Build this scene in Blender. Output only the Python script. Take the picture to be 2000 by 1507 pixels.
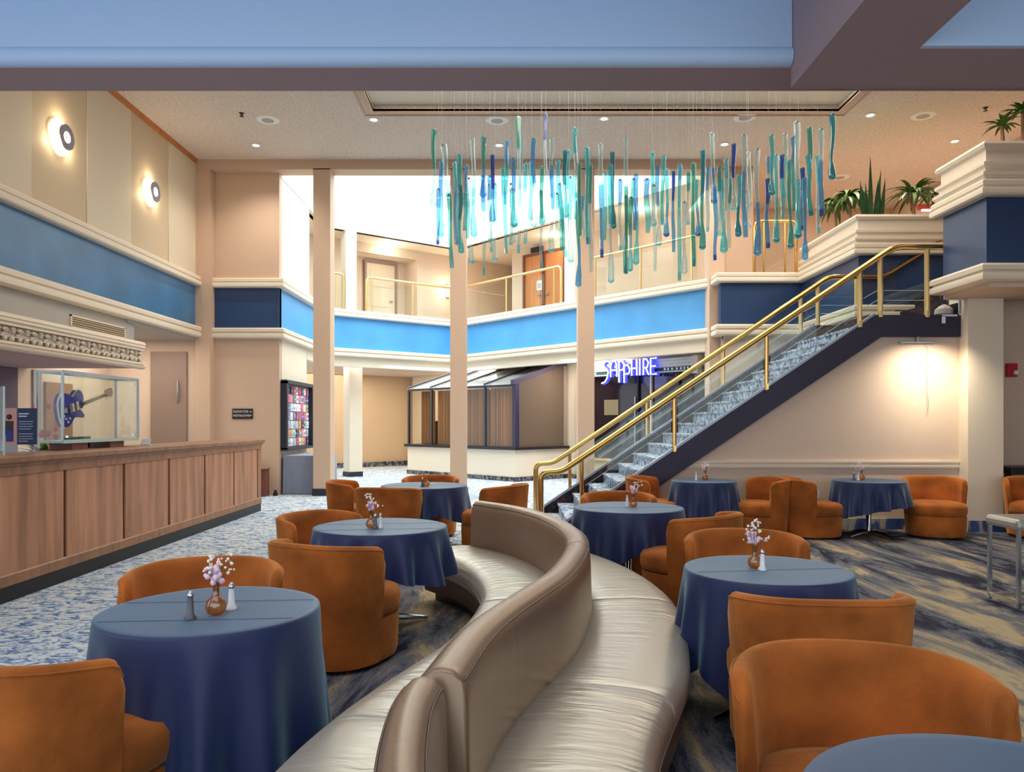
import bpy, math, random
from mathutils import Vector, Matrix
R = random.Random(7)
PI = math.pi
C = bpy.context.scene.collection
for o in list(bpy.data.objects): bpy.data.objects.remove(o)
sc = bpy.context.scene
# ------------------------------------------------------------------ camera, world, light, exposure
EYE, F = 1.55, 1500.0
cam = bpy.data.cameras.new('camera'); co = bpy.data.objects.new('camera', cam); C.objects.link(co)
cam.sensor_fit = 'HORIZONTAL'; cam.sensor_width = 36.0; cam.lens = 36.0*F/2000.0
cam.shift_x = 0.0; cam.shift_y = (825-753.5)/2000.0; cam.clip_start = .05; cam.clip_end = 200
co.location = (0, 0, EYE); co.rotation_euler = (PI/2, 0, 0)
sc.camera = co
w = bpy.data.worlds.new('world'); sc.world = w; w.use_nodes = True
w.node_tree.nodes['Background'].inputs[0].default_value = (0.84, 0.93, 1.0, 1)
w.node_tree.nodes['Background'].inputs[1].default_value = 1.15
vs = sc.view_settings; vs.view_transform = 'Standard'; vs.look = 'None'; vs.gamma = 1; vs.use_curve_mapping = False
vs.exposure = 0.6
sc.cycles.max_bounces = 8; sc.cycles.diffuse_bounces = 4; sc.cycles.glossy_bounces = 3
sc.cycles.transmission_bounces = 6; sc.cycles.transparent_max_bounces = 24
sc.cycles.sample_clamp_indirect = 6.0; sc.cycles.caustics_refractive = False; sc.cycles.caustics_reflective = False
sc.cycles.use_denoising = True
def area(name, loc, size, energy, col=(1, 1, 1), rot=(0, 0, 0), size_y=None, spread=PI):
    l = bpy.data.lights.new(name, 'AREA'); l.energy = energy; l.color = col; l.size = size
    if size_y: l.shape = 'RECTANGLE'; l.size_y = size_y
    l.spread = spread
    o = bpy.data.objects.new(name, l); C.objects.link(o); o.location = loc; o.rotation_euler = rot
    return o
def spot(name, loc, energy, angle=110, col=(1, .90, .78), r=.08, blend=.8, rot=(0, 0, 0)):
    l = bpy.data.lights.new(name, 'SPOT'); l.energy = energy; l.color = col; l.spot_size = math.radians(angle); l.spot_blend = blend; l.shadow_soft_size = r
    o = bpy.data.objects.new(name, l); C.objects.link(o); o.location = loc; o.rotation_euler = rot
    return o
area('skylight_daylight', (-.4, 20.6, 9.0), 10, 1450, (.92, .98, 1.0), (0, 0, 0), 8.5)
area('hall_fill', (1.7, 10.9, 7.22), 8.0, 300, (1, .90, .78), (0, 0, 0), 5.0)  # added fill for the hall, hidden up in the tray
area('mezzanine_fill', (7.2, 16.2, 7.08), 3.5, 95, (1, .90, .80), (0, 0, 0), 5.5)  # unseen fill, added to brighten wall and ceiling behind the plants
area('shop_front_fill', (2.05, 19.95, 3.17), 1.6, 80, (1, .90, .80))  # added fill that lifts sign and kiosk out of the balcony's shade
area('atrium_underside_fill', (-4.0, 24.0, 3.17), 7, 210, (1, .92, .80), (0, 0, 0), 4.5)  # unseen source put in to brighten the far tan wall
area('lounge_fill', (-1.6, 2.0, 4.66), 6.0, 60, (1, .88, .76), (0, 0, 0), 3.6)  # unseen fill over the lounge, added inside the coffer

# ------------------------------------------------------------------ node helpers and materials
def srgb(r, g, b):
    f = lambda c: (c/255/12.92) if c/255 <= .04045 else ((c/255+.055)/1.055)**2.4
    return (f(r), f(g), f(b), 1)
MATS = {}
def mat(name, col, rough=.5, metal=0, bump=0, bscale=40, var=0, vscale=3, spec=.5, sheen=0, emis=None, estr=0, coat=0, stretch=None, trans=0, ior=1.45):
    if name in MATS: return MATS[name]
    m = bpy.data.materials.new(name); m.use_nodes = True; nt = m.node_tree; b = nt.nodes['Principled BSDF']
    b.inputs['Base Color'].default_value = col; b.inputs['Roughness'].default_value = rough; b.inputs['Metallic'].default_value = metal
    b.inputs['Specular IOR Level'].default_value = spec; b.inputs['IOR'].default_value = ior
    b.inputs['Sheen Weight'].default_value = sheen; b.inputs['Coat Weight'].default_value = coat
    b.inputs['Transmission Weight'].default_value = trans
    if emis: b.inputs['Emission Color'].default_value = emis; b.inputs['Emission Strength'].default_value = estr
    tc = nt.nodes.new('ShaderNodeTexCoord'); mp = nt.nodes.new('ShaderNodeMapping'); nt.links.new(tc.outputs['Object'], mp.inputs[0])
    if stretch: mp.inputs['Scale'].default_value = stretch
    if var:
        n = nt.nodes.new('ShaderNodeTexNoise'); n.inputs['Scale'].default_value = vscale; n.inputs['Detail'].default_value = 5
        nt.links.new(mp.outputs[0], n.inputs['Vector'])
        rp = nt.nodes.new('ShaderNodeValToRGB'); e = rp.color_ramp.elements
        e[0].position = .3; e[1].position = .7
        e[0].color = tuple(c*(1-var) for c in col[:3])+(1,); e[1].color = tuple(min(1, c*(1+var)) for c in col[:3])+(1,)
        nt.links.new(n.outputs[0], rp.inputs[0]); nt.links.new(rp.outputs[0], b.inputs['Base Color'])
    if bump:
        n2 = nt.nodes.new('ShaderNodeTexNoise'); n2.inputs['Scale'].default_value = bscale; n2.inputs['Detail'].default_value = 3
        nt.links.new(mp.outputs[0], n2.inputs['Vector'])
        bp = nt.nodes.new('ShaderNodeBump'); bp.inputs['Strength'].default_value = bump; bp.inputs['Distance'].default_value = .02
        nt.links.new(n2.outputs[0], bp.inputs['Height']); nt.links.new(bp.outputs[0], b.inputs['Normal'])
    MATS[name] = m; return m
def ramp_mat(name, stops, scale=(1, 1, 1), nscale=5, detail=8, distort=0, rough=.9, bump=.3, rough_noise=.6, fine=None, bscale=120):
    m = bpy.data.materials.new(name); m.use_nodes = True; nt = m.node_tree; b = nt.nodes['Principled BSDF']
    b.inputs['Roughness'].default_value = rough; b.inputs['Specular IOR Level'].default_value = .25
    tc = nt.nodes.new('ShaderNodeTexCoord'); mp = nt.nodes.new('ShaderNodeMapping'); mp.inputs['Scale'].default_value = scale
    nt.links.new(tc.outputs['Object'], mp.inputs[0])
    n = nt.nodes.new('ShaderNodeTexNoise'); n.inputs['Scale'].default_value = nscale; n.inputs['Detail'].default_value = detail
    n.inputs['Roughness'].default_value = rough_noise; n.inputs['Distortion'].default_value = distort
    nt.links.new(mp.outputs[0], n.inputs['Vector'])
    fac = n.outputs[0]
    if fine:
        n3 = nt.nodes.new('ShaderNodeTexNoise'); n3.inputs['Scale'].default_value = fine[0]; n3.inputs['Detail'].default_value = 3
        nt.links.new(tc.outputs['Object'], n3.inputs['Vector'])
        ma = nt.nodes.new('ShaderNodeMath'); ma.operation = 'MULTIPLY_ADD'; ma.inputs[1].default_value = fine[1]; ma.inputs[2].default_value = -fine[1]*.5
        nt.links.new(n3.outputs[0], ma.inputs[0])
        ad = nt.nodes.new('ShaderNodeMath'); ad.operation = 'ADD'; nt.links.new(fac, ad.inputs[0]); nt.links.new(ma.outputs[0], ad.inputs[1]); fac = ad.outputs[0]
    rp = nt.nodes.new('ShaderNodeValToRGB'); cr = rp.color_ramp
    while len(cr.elements) < len(stops): cr.elements.new(.5)
    for e, (p, c) in zip(cr.elements, stops): e.position = p; e.color = c
    nt.links.new(fac, rp.inputs[0]); nt.links.new(rp.outputs[0], b.inputs['Base Color'])
    if bump:
        n2 = nt.nodes.new('ShaderNodeTexNoise'); n2.inputs['Scale'].default_value = bscale; nt.links.new(tc.outputs['Object'], n2.inputs['Vector'])
        bp = nt.nodes.new('ShaderNodeBump'); bp.inputs['Strength'].default_value = bump; bp.inputs['Distance'].default_value = .01
        nt.links.new(n2.outputs[0], bp.inputs['Height']); nt.links.new(bp.outputs[0], b.inputs['Normal'])
    MATS[name] = m; return m
def thin_glass(name, tint, gloss=.08, rough=.02, dens=0.0, solid=None, edge=0.0):
    """thin-walled glass: tinted see-through plus mirror reflection (fresnel), optionally a share of coloured body"""
    m = bpy.data.materials.new(name); m.use_nodes = True; nt = m.node_tree; nt.nodes.clear()
    out = nt.nodes.new('ShaderNodeOutputMaterial'); tr = nt.nodes.new('ShaderNodeBsdfTransparent'); tr.inputs[0].default_value = tint
    gl = nt.nodes.new('ShaderNodeBsdfGlossy'); gl.inputs['Roughness'].default_value = rough
    lf = nt.nodes.new('ShaderNodeLayerWeight'); lf.inputs[0].default_value = .5
    pw = nt.nodes.new('ShaderNodeMath'); pw.operation = 'POWER'; pw.inputs[1].default_value = 5; nt.links.new(lf.outputs['Facing'], pw.inputs[0])
    fr = nt.nodes.new('ShaderNodeMath'); fr.operation = 'MULTIPLY_ADD'; fr.inputs[1].default_value = .7; fr.inputs[2].default_value = gloss*.5; nt.links.new(pw.outputs[0], fr.inputs[0])
    mx = nt.nodes.new('ShaderNodeMixShader'); last = tr.outputs[0]
    if dens > 0:
        df = nt.nodes.new('ShaderNodeBsdfTranslucent'); df.inputs[0].default_value = solid or tint
        d2 = nt.nodes.new('ShaderNodeBsdfDiffuse'); d2.inputs[0].default_value = solid or tint
        md = nt.nodes.new('ShaderNodeMixShader'); nt.links.new(df.outputs[0], md.inputs[1]); nt.links.new(d2.outputs[0], md.inputs[2])
        m2 = nt.nodes.new('ShaderNodeMixShader')
        if edge > 0:
            lw = nt.nodes.new('ShaderNodeLayerWeight'); lw.inputs[0].default_value = .45
            ma = nt.nodes.new('ShaderNodeMath'); ma.operation = 'MULTIPLY_ADD'; ma.inputs[1].default_value = edge; ma.inputs[2].default_value = dens; ma.use_clamp = True
            nt.links.new(lw.outputs['Facing'], ma.inputs[0]); nt.links.new(ma.outputs[0], m2.inputs[0])
        else: m2.inputs[0].default_value = dens
        nt.links.new(last, m2.inputs[1]); nt.links.new(md.outputs[0], m2.inputs[2]); last = m2.outputs[0]
    nt.links.new(fr.outputs[0], mx.inputs[0]); nt.links.new(last, mx.inputs[1]); nt.links.new(gl.outputs[0], mx.inputs[2])
    nt.links.new(mx.outputs[0], out.inputs[0]); MATS[name] = m; return m
def emit(name, col, s): return mat(name, (0, 0, 0, 1), emis=col, estr=s)

BEIGE = mat('beige_paint', srgb(218, 196, 176), .7, bump=.08, bscale=90, spec=.3)
PEACH = mat('peach_paint', srgb(206, 178, 154), .7, bump=.06, bscale=90, spec=.3)
CREAM = mat('cream_paint', srgb(232, 219, 198), .6, bump=.05, bscale=90, spec=.35)
CREAMP = mat('cream_panel', srgb(222, 209, 184), .65, spec=.3)
CREAMD = mat('cream_panel_dull', srgb(208, 190, 160), .65, spec=.3)
WHITE = mat('white_paint', srgb(240, 240, 236), .5, spec=.4)
BLUE_LIT = mat('blue_band_lit', srgb(84, 160, 222), .45, var=.08, vscale=1.5, spec=.5)  # one blue paint; atrium daylight is put into this copy's colour
BLUE_GLOSS = mat('blue_band_reflecting', srgb(72, 122, 166), .36, var=.14, vscale=1.5, spec=.5)  # same blue paint, greyed by a gloss reflection mixed into the colour
BLUE_SHADED = mat('blue_band_shaded', srgb(40, 66, 106), .38, var=.14, vscale=1.2, spec=.5)  # same blue paint, with the shade of front-facing bands in its colour
GREYP = mat('grey_paint', srgb(176, 172, 165), .6, spec=.3)
TAUPE = mat('taupe_door_paint', srgb(150, 128, 116), .5, spec=.4)
TAN = mat('tan_wall_paint', srgb(204, 174, 140), .7, spec=.3)
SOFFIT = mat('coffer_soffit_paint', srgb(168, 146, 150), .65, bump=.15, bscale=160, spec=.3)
COFFER = mat('coffer_daylit_paint', srgb(182, 206, 236), .5, spec=.4)  # near-white bluish paint, with daylight's blue added to the colour
CEIL = mat('sprayed_ceiling', srgb(224, 210, 196), .95, bump=1.0, bscale=42, var=.16, vscale=26, spec=.1)
CROWN = mat('orange_crown_wood', srgb(186, 116, 62), .5, var=.15, vscale=8)
NAVYB = mat('navy_base', srgb(38, 42, 56), .5)
DARK = mat('dark_bronze', srgb(46, 40, 42), .4, metal=.3)
BLACK = mat('black', srgb(22, 22, 26), .45)
STRING = mat('navy_stringer', srgb(44, 40, 62), .45, var=.15, vscale=2)
CAPM = mat('pale_metal_channel', srgb(150, 160, 172), .35, metal=.6)
BRASS = mat('polished_brass', srgb(218, 180, 108), .2, metal=1.0)
BRASSP = mat('pale_brass', srgb(226, 200, 140), .3, metal=.8)
CHROME = mat('chrome', srgb(200, 205, 212), .15, metal=1)
STEEL = mat('brushed_steel', srgb(176, 184, 190), .35, metal=.9)
VELVET = mat('orange_velvet', srgb(164, 90, 38), .8, var=.42, vscale=3.6, bump=.15, bscale=45, sheen=.55, spec=.15)
MATS['orange_velvet'].node_tree.nodes['Principled BSDF'].inputs['Sheen Tint'].default_value = srgb(255, 190, 120)
CLOTH = mat('navy_tablecloth', srgb(13, 29, 80), .5, bump=.06, bscale=260, sheen=.7, spec=.6)
MATS['navy_tablecloth'].node_tree.nodes['Principled BSDF'].inputs['Sheen Tint'].default_value = srgb(150, 188, 205)
GCLOTH = mat('grey_tablecloth', srgb(128, 138, 158), .7, sheen=.3)
WOOD = mat('desk_wood', srgb(150, 108, 78), .48, var=.24, vscale=1.6, stretch=(6, 6, .7), spec=.45)
WOODG = mat('desk_panel_wood', srgb(170, 122, 92), .5, var=.36, vscale=2.2, stretch=(3.2, 3.2, .35), spec=.45)
WOODR = mat('red_brown_wood', srgb(112, 62, 50), .4, var=.2, vscale=3, stretch=(5, 5, .6))
GAP = mat('dark_seam', srgb(78, 38, 22), .7)
ODOOR = mat('orange_wood_door', srgb(192, 122, 70), .45, var=.15, vscale=3, stretch=(5, 5, .6))
GREEN = mat('leaf_green', srgb(78, 112, 40), .5, var=.3, vscale=9)
DGREEN = mat('dark_leaf_green', srgb(40, 74, 44), .5, var=.3, vscale=12)
TRUNK = mat('plant_trunk', srgb(150, 112, 78), .8, var=.2, vscale=20)
SOIL = mat('soil', srgb(70, 50, 36), .95)
GLASS = thin_glass('clear_glass', (.95, .985, .975, 1))
GEDGE = mat('glass_edge', srgb(176, 206, 204), .25, spec=.6)
KROOF = thin_glass('frosted_roof_glass', (.75, .77, .78, 1), dens=.8, solid=srgb(206, 208, 206))
KGLASS = thin_glass('smoked_glass', (.88, .84, .78, 1))
DGLASS = mat('dark_shop_glass', srgb(34, 24, 30), .08, spec=.6)
CURT = mat('brown_curtain', srgb(184, 142, 104), .9, var=.5, vscale=1.0, stretch=(16, 16, .15))  # light and dark vertical streaks stand in for shading in the folds
BROWNP = mat('brown_side_panel', srgb(104, 88, 74), .35, var=.06, vscale=.7)
PLASTER = mat('plaster_motif', srgb(226, 220, 206), .6)
PLASTERD = mat('motif_backing', srgb(170, 148, 130), .8)
AMBER = thin_glass('amber_glass', (.95, .62, .25, 1), gloss=.3, dens=.22, solid=srgb(200, 110, 40), edge=.4)
WSALT = mat('salt_white', srgb(236, 238, 242), .3)
PEPPER = mat('pepper_grey', srgb(92, 92, 100), .3)
PINKF = mat('pink_blossom', srgb(236, 206, 226), .8)
WHITEF = mat('white_blossom', srgb(250, 240, 232), .8)
STEM = mat('flower_stem', srgb(92, 100, 50), .7)
LAMPW = emit('lamp_warm', (1, .90, .76, 1), 30)
NEON = emit('neon_tube', (.52, .56, 1, 1), 2.6)
NEONB = emit('neon_halo_blue', (.05, .06, .9, 1), 1.1)  # blue backing made emissive to paint the halo of the tubes
RED = mat('alarm_red', srgb(186, 24, 40), .4)
# carpets
CARPB = ramp_mat('blue_white_carpet', [(.33, srgb(44, 66, 100)), (.43, srgb(86, 120, 164)), (.485, srgb(160, 182, 206)), (.53, srgb(206, 212, 212)), (.70, srgb(226, 222, 206))], (1.0, 1.7, 1), 7.0, 10, 1.6, rough_noise=.72, fine=(26, .18))
CARPL = ramp_mat('lounge_carpet', [(.37, srgb(30, 32, 48)), (.44, srgb(46, 50, 68)), (.47, srgb(88, 92, 104)), (.535, srgb(120, 120, 122)), (.56, srgb(156, 142, 118)), (.61, srgb(186, 168, 134)), (.70, srgb(178, 158, 124))], (1.9, .42, 1), 1.25, 14, .6, rough_noise=.70, fine=(75, .12))
CARPBASE = ramp_mat('carpet_baseboard', [(.40, srgb(34, 34, 42)), (.5, srgb(90, 96, 110)), (.6, srgb(150, 140, 120))], (1, 1, 1), 9, 6, 1.0)
STEPC = ramp_mat('stair_carpet', [(.38, srgb(52, 60, 84)), (.48, srgb(126, 146, 176)), (.55, srgb(190, 204, 220)), (.7, srgb(214, 220, 226))], (1, 1, 1), 9, 6, 1.2, rough_noise=.65)
STEPD = ramp_mat('dark_floral_carpet', [(.40, srgb(24, 22, 30)), (.55, srgb(52, 44, 50)), (.66, srgb(96, 60, 48))], (1, 1, 1), 8, 5, 1.0)
# pewter leather with creases that follow the cushion's own UV
def leather(name, col, crease):
    m = mat(name, col, .34, metal=.45, spec=.7)
    nt = m.node_tree; b = nt.nodes['Principled BSDF']
    uv = nt.nodes.new('ShaderNodeUVMap'); mp = nt.nodes.new('ShaderNodeMapping'); mp.inputs['Scale'].default_value = (15, 1.3, 1)
    n = nt.nodes.new('ShaderNodeTexNoise'); n.inputs['Scale'].default_value = 1.0; n.inputs['Detail'].default_value = 2.5; n.inputs['Distortion'].default_value = .5
    n2 = nt.nodes.new('ShaderNodeTexNoise'); n2.inputs['Scale'].default_value = 1.3; n2.inputs['Detail'].default_value = 1
    rp = nt.nodes.new('ShaderNodeValToRGB'); rp.color_ramp.elements[0].position = .40; rp.color_ramp.elements[1].position = .70
    mu = nt.nodes.new('ShaderNodeMath'); mu.operation = 'MULTIPLY'
    bp = nt.nodes.new('ShaderNodeBump'); bp.inputs['Strength'].default_value = crease; bp.inputs['Distance'].default_value = .045
    nt.links.new(uv.outputs[0], mp.inputs[0]); nt.links.new(mp.outputs[0], n.inputs['Vector']); nt.links.new(uv.outputs[0], n2.inputs['Vector'])
    sb_ = nt.nodes.new('ShaderNodeMath'); sb_.operation = 'SUBTRACT'; sb_.inputs[1].default_value = .5; nt.links.new(n.outputs[0], sb_.inputs[0])
    nt.links.new(n2.outputs[0], rp.inputs[0]); nt.links.new(sb_.outputs[0], mu.inputs[0]); nt.links.new(rp.outputs[0], mu.inputs[1])
    nt.links.new(mu.outputs[0], bp.inputs['Height']); nt.links.new(bp.outputs[0], b.inputs['Normal'])
    return m
LEATH_LIT = leather('pewter_leather_lit', srgb(190, 184, 170), .42)  # same leather as the back, lightened by skylight reflection put in the colour
LEATH_SHADED = leather('pewter_leather_shaded', srgb(144, 120, 98), .08)  # shaded copy of the seat leather, darker and warmer
LEATHD = mat('bronze_leather_base', srgb(96, 80, 70), .5, metal=.3)

# ------------------------------------------------------------------ mesh helpers
class MB:
    def __init__(s): s.v = []; s.f = []; s.uv = {}
    def add(s, vs, fs, uvs=None):
        n = len(s.v); s.v += [tuple(p) for p in vs]; s.f += [tuple(i+n for i in f) for f in fs]
        if uvs:
            for i, u in enumerate(uvs): s.uv[n+i] = u
        return s
    def box(s, x0, x1, y0, y1, z0, z1):
        if x0 > x1: x0, x1 = x1, x0
        if y0 > y1: y0, y1 = y1, y0
        v = [(x0, y0, z0), (x1, y0, z0), (x1, y1, z0), (x0, y1, z0), (x0, y0, z1), (x1, y0, z1), (x1, y1, z1), (x0, y1, z1)]
        return s.add(v, [(0, 3, 2, 1), (4, 5, 6, 7), (0, 1, 5, 4), (1, 2, 6, 5), (2, 3, 7, 6), (3, 0, 4, 7)])
    def obox(s, o, u, v, w):
        """box from corner o with edge vectors u, v, w"""
        o, u, v, w = map(Vector, (o, u, v, w))
        p = [o, o+u, o+u+v, o+v, o+w, o+u+w, o+u+v+w, o+v+w]
        return s.add(p, [(0, 3, 2, 1), (4, 5, 6, 7), (0, 1, 5, 4), (1, 2, 6, 5), (2, 3, 7, 6), (3, 0, 4, 7)])
    def prism(s, poly, z0, z1):
        n = len(poly); a = sum(poly[i][0]*poly[(i+1) % n][1]-poly[(i+1) % n][0]*poly[i][1] for i in range(n))
        if a < 0: poly = poly[::-1]
        v = [(x, y, z0) for x, y in poly]+[(x, y, z1) for x, y in poly]
        return s.add(v, [tuple(range(n))[::-1], tuple(range(n, 2*n))]+[(i, (i+1) % n, n+(i+1) % n, n+i) for i in range(n)])
    def wall(s, p0, p1, t, z0, z1):
        """vertical slab from p0 to p1, thickness t to the left of the direction"""
        d = Vector((p1[0]-p0[0], p1[1]-p0[1])); d.normalize(); n = Vector((-d.y, d.x))*t
        return s.prism([tuple(p0), tuple(p1), (p1[0]+n.x, p1[1]+n.y), (p0[0]+n.x, p0[1]+n.y)], z0, z1)
    def tube(s, pts, r, n=8, cap=True):
        pts = [Vector(p) for p in pts]; m = len(pts); rs = r if isinstance(r, (list, tuple)) else [r]*m
        up = Vector((0, 0, 1)); vs = []; prev = None
        for i, p in enumerate(pts):
            t = (pts[min(i+1, m-1)]-pts[max(i-1, 0)]); t.normalize()
            if prev is None:
                a = up if abs(t.z) < .9 else Vector((1, 0, 0)); x = t.cross(a); x.normalize()
            else:
                x = prev-t*prev.dot(t); x.normalize()
            prev = x; y = t.cross(x)
            for k in range(n):
                a = 2*PI*k/n; vs.append(p+(x*math.cos(a)+y*math.sin(a))*rs[i])
        fs = [(i*n+k, i*n+(k+1) % n, (i+1)*n+(k+1) % n, (i+1)*n+k) for i in range(m-1) for k in range(n)]
        if cap: fs += [tuple(range(n))[::-1], tuple(range((m-1)*n, m*n))]
        return s.add(vs, fs)
    def lathe(s, prof, c=(0, 0, 0), n=20, cap=True):
        vs = []; m = len(prof)
        for r, z in prof:
            for k in range(n): a = 2*PI*k/n; vs.append((c[0]+r*math.cos(a), c[1]+r*math.sin(a), c[2]+z))
        fs = [(i*n+k, i*n+(k+1) % n, (i+1)*n+(k+1) % n, (i+1)*n+k) for i in range(m-1) for k in range(n)]
        if cap: fs += [tuple(range(n))[::-1], tuple(range((m-1)*n, m*n))]
        return s.add(vs, fs)
    def ball(s, c, r, n=8, m=5, sz=1):
        prof = [(max(r*math.sin(PI*i/m), .0004), -r*sz*math.cos(PI*i/m)) for i in range(m+1)]
        return s.lathe(prof, c, n)
    def sweep(s, prof, path, side=1, closed=False):
        """profile [(offset, z)] (closed polygon) swept along a 2D path; offset grows to the right*side"""
        P = [Vector(p) for p in path]; m = len(P); k = len(prof); vs = []
        for i in range(m):
            if closed: a, b = P[i]-P[i-1], P[(i+1) % m]-P[i]
            else: a = P[i]-P[i-1] if i else P[1]-P[0]; b = P[i+1]-P[i] if i < m-1 else P[-1]-P[-2]
            a.normalize(); b.normalize(); na = Vector((a.y, -a.x)); nb = Vector((b.y, -b.x)); nn = na+nb; nn.normalize()
            sc_ = 1/max(.3, nn.dot(na))
            for o, z in prof: q = P[i]+nn*(o*side*sc_); vs.append((q.x, q.y, z))
        fs = []
        rng = range(m if closed else m-1)
        for i in rng:
            j = (i+1) % m
            for q in range(k): fs.append((i*k+q, i*k+(q+1) % k, j*k+(q+1) % k, j*k+q))
        if not closed: fs += [tuple(range(k))[::-1], tuple(range((m-1)*k, m*k))]
        return s.add(vs, fs)
def link(name, mb, material, parent=None, smooth=False, angle=40, loc=None, world=False, bevel=0, fix=True):
    me = bpy.data.meshes.new(name); me.from_pydata(mb.v, [], mb.f)
    if mb.uv:
        ul = me.uv_layers.new(name='UVMap')
        for lp in me.loops: ul.data[lp.index].uv = mb.uv.get(lp.vertex_index, (0, 0))
    me.validate()
    if fix:
        import bmesh
        bm = bmesh.new(); bm.from_mesh(me); bmesh.ops.recalc_face_normals(bm, faces=bm.faces); bm.to_mesh(me); bm.free()
    if smooth:
        me.polygons.foreach_set('use_smooth', [True]*len(me.polygons)); me.set_sharp_from_angle(angle=math.radians(angle))
    for m_ in (material if isinstance(material, (list, tuple)) else [material]): me.materials.append(m_)
    o = bpy.data.objects.new(name, me); C.objects.link(o)
    if parent is not None:
        o.parent = parent
        if world:
            L = Vector((0, 0, 0)); p = parent
            while p is not None: L += Vector(p.location); p = p.parent
            o.location = -L
    if loc is not None: o.location = loc
    if bevel:
        b = o.modifiers.new('bevel', 'BEVEL'); b.width = bevel; b.segments = 2; b.limit_method = 'ANGLE'
    return o
def thing(name, label, cat, loc=(0, 0, 0), rz=0, group=None):
    o = bpy.data.objects.new(name, None); C.objects.link(o); o.location = loc; o.rotation_euler = (0, 0, rz)
    o['label'] = label; o['category'] = cat
    if group: o['group'] = group
    return o
def tag(o, label, cat, group=None):
    o['label'] = label; o['category'] = cat
    if group: o['group'] = group
    return o
def struct(name, mb, m, label=None, cat=None, **k):
    o = link(name, mb, m, **k); o['kind'] = 'structure'
    if k.get('parent') is None:
        o['label'] = label or name.replace('_', ' '); o['category'] = cat or name.split('_')[0].split('.')[0]
    return o
def copy_tree(o, parent=None):
    c = o.copy(); C.objects.link(c)
    if parent is not None: c.parent = parent
    for ch in list(o.children): copy_tree(ch, c)
    return c
def P(px, py, d): return ((px-1000)*d/F, d, EYE+(825-py)*d/F)

# ------------------------------------------------------------------ floors
b = MB().box(-10, 10, -3, 33, -.1, 0)
struct('floor', b, CARPB, 'blue and white swirled carpet of the hall and atrium', 'floor')
b = MB().prism([(-1.9, -3), (9.9, -3), (9.9, 11.04), (.9, 11.04), (.3, 9.7), (-1.9, 9.7)], .0, .012)
struct('floor_lounge_carpet', b, CARPL, 'navy and tan streaked carpet under the lounge tables', 'floor')

# ------------------------------------------------------------------ hall ceiling with a shallow tray
Y0 = 6.14
b = MB(); Z = 7.12
b.box(-7.0, -2.48, Y0, 16.3, Z, Z+.3); b.box(5.84, 10, Y0, 16.3, Z, Z+.3); b.box(-2.48, 5.84, 13.74, 16.3, Z, Z+.3); b.box(-2.48, 5.84, Y0, 8, Z, Z+.3)
b.box(4.55, 10, 16.3, 20.2, Z, Z+.3)
struct('ceiling', b, CEIL, 'beige sprayed ceiling of the hall', 'ceiling')
struct('ceiling_tray', MB().box(-2.48, 5.84, 8, 13.74, 7.24, 7.42), CREAM, 'smooth raised tray in the hall ceiling', 'ceiling')
b = MB(); b.sweep([(0, 7.10), (.10, 7.10), (.10, 7.125), (.0, 7.16)], [(-2.48, 8.0), (-2.48, 13.74), (5.84, 13.74), (5.84, 8.0)], side=-1)
b.sweep([(.16, 7.10), (.20, 7.10), (.20, 7.125), (.16, 7.125)], [(-2.48, 8.0), (-2.48, 13.74), (5.84, 13.74), (5.84, 8.0)], side=-1)
struct('trim_1', b, PEACH, 'thin moulding round the ceiling tray', 'trim')
# frame beam and columns
struct('beam_atrium', MB().box(-6.7, 4.6, 16.26, 16.68, 6.91, Z+.02), PEACH, 'peach painted beam above the atrium columns', 'beam')
cols = [(-4.21, -3.85), (-1.31, -.97), (1.40, 1.745), (4.18, 4.50)]
cn = ['first column from the reception desk, tall and peach painted', 'second column from the reception desk, in front of the glazed kiosk', 'third column from the reception desk, beside the neon sign', 'fourth column, where the balcony meets the shaded blue band']
for (a, c), l in zip(cols, cn):
    struct('column', MB().box(a, c, 16.26, 16.66, 0, 6.93), PEACH, l, 'column')
    struct('baseboard_column', MB().box(a-.02, c+.02, 16.24, 16.68, 0, .15), NAVYB, 'dark base round the '+l, 'baseboard')
struct('column', MB().box(-6.70, -6.39, 16.25, 16.7, 0, 6.905), PEACH, 'pilaster in the corner by the taupe door', 'column')

# ------------------------------------------------------------------ cornices and blue bands
UP = [(0, 4.44), (.10, 4.44), (.125, 4.46), (.13, 4.50), (.12, 4.535), (.095, 4.545), (.095, 4.555), (.115, 4.565), (.115, 4.62), (.10, 4.64), (-.1, 4.64), (-.1, 4.44)]
LO = [(0, 3.355), (.09, 3.355), (.12, 3.37), (.13, 3.41), (.12, 3.455), (.095, 3.465), (.095, 3.478), (.125, 3.49), (.13, 3.545), (.11, 3.575), (-.1, 3.575), (-.1, 3.355)]
ci = [1]
def cornices(path, side, who, m=CREAM):
    for pr, nm in ((UP, 'upper'), (LO, 'lower')):
        ci[0] += 1
        struct('trim_%d' % ci[0], MB().sweep(pr, path, side), m, 'cream %s cornice %s' % (nm, who), 'trim', smooth=True, angle=35)
NW, A_, V_, E_ = (-5.0, 16.5), (-5.0, 20.69), (-1.68, 23.3), (4.28, 16.5)
cornices([(-6.39, 16.5), NW, A_, V_, E_], 1, 'of the atrium balcony')
cornices([(-6.7, 3.0), (-6.7, 16.26)], 1, 'on the wall above reception')
cornices([(4.32, 16.2), (4.32, 15.9), (6.0, 15.9), (6.0, 13.3), (7.9, 13.3)], 1, 'of the parapet behind the stairs')
cornices([(9.9, 10.83), (6.08, 10.83), (6.08, 9.84), (9.9, 9.84)], 1, 'of the near parapet corner')
def band(name, path, z0, z1, m, l, t=.15):
    b = MB().sweep([(0, z0), (0, z1), (-t, z1), (-t, z0)], path, 1)
    return struct(name, b, m, l, 'wall')
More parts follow.
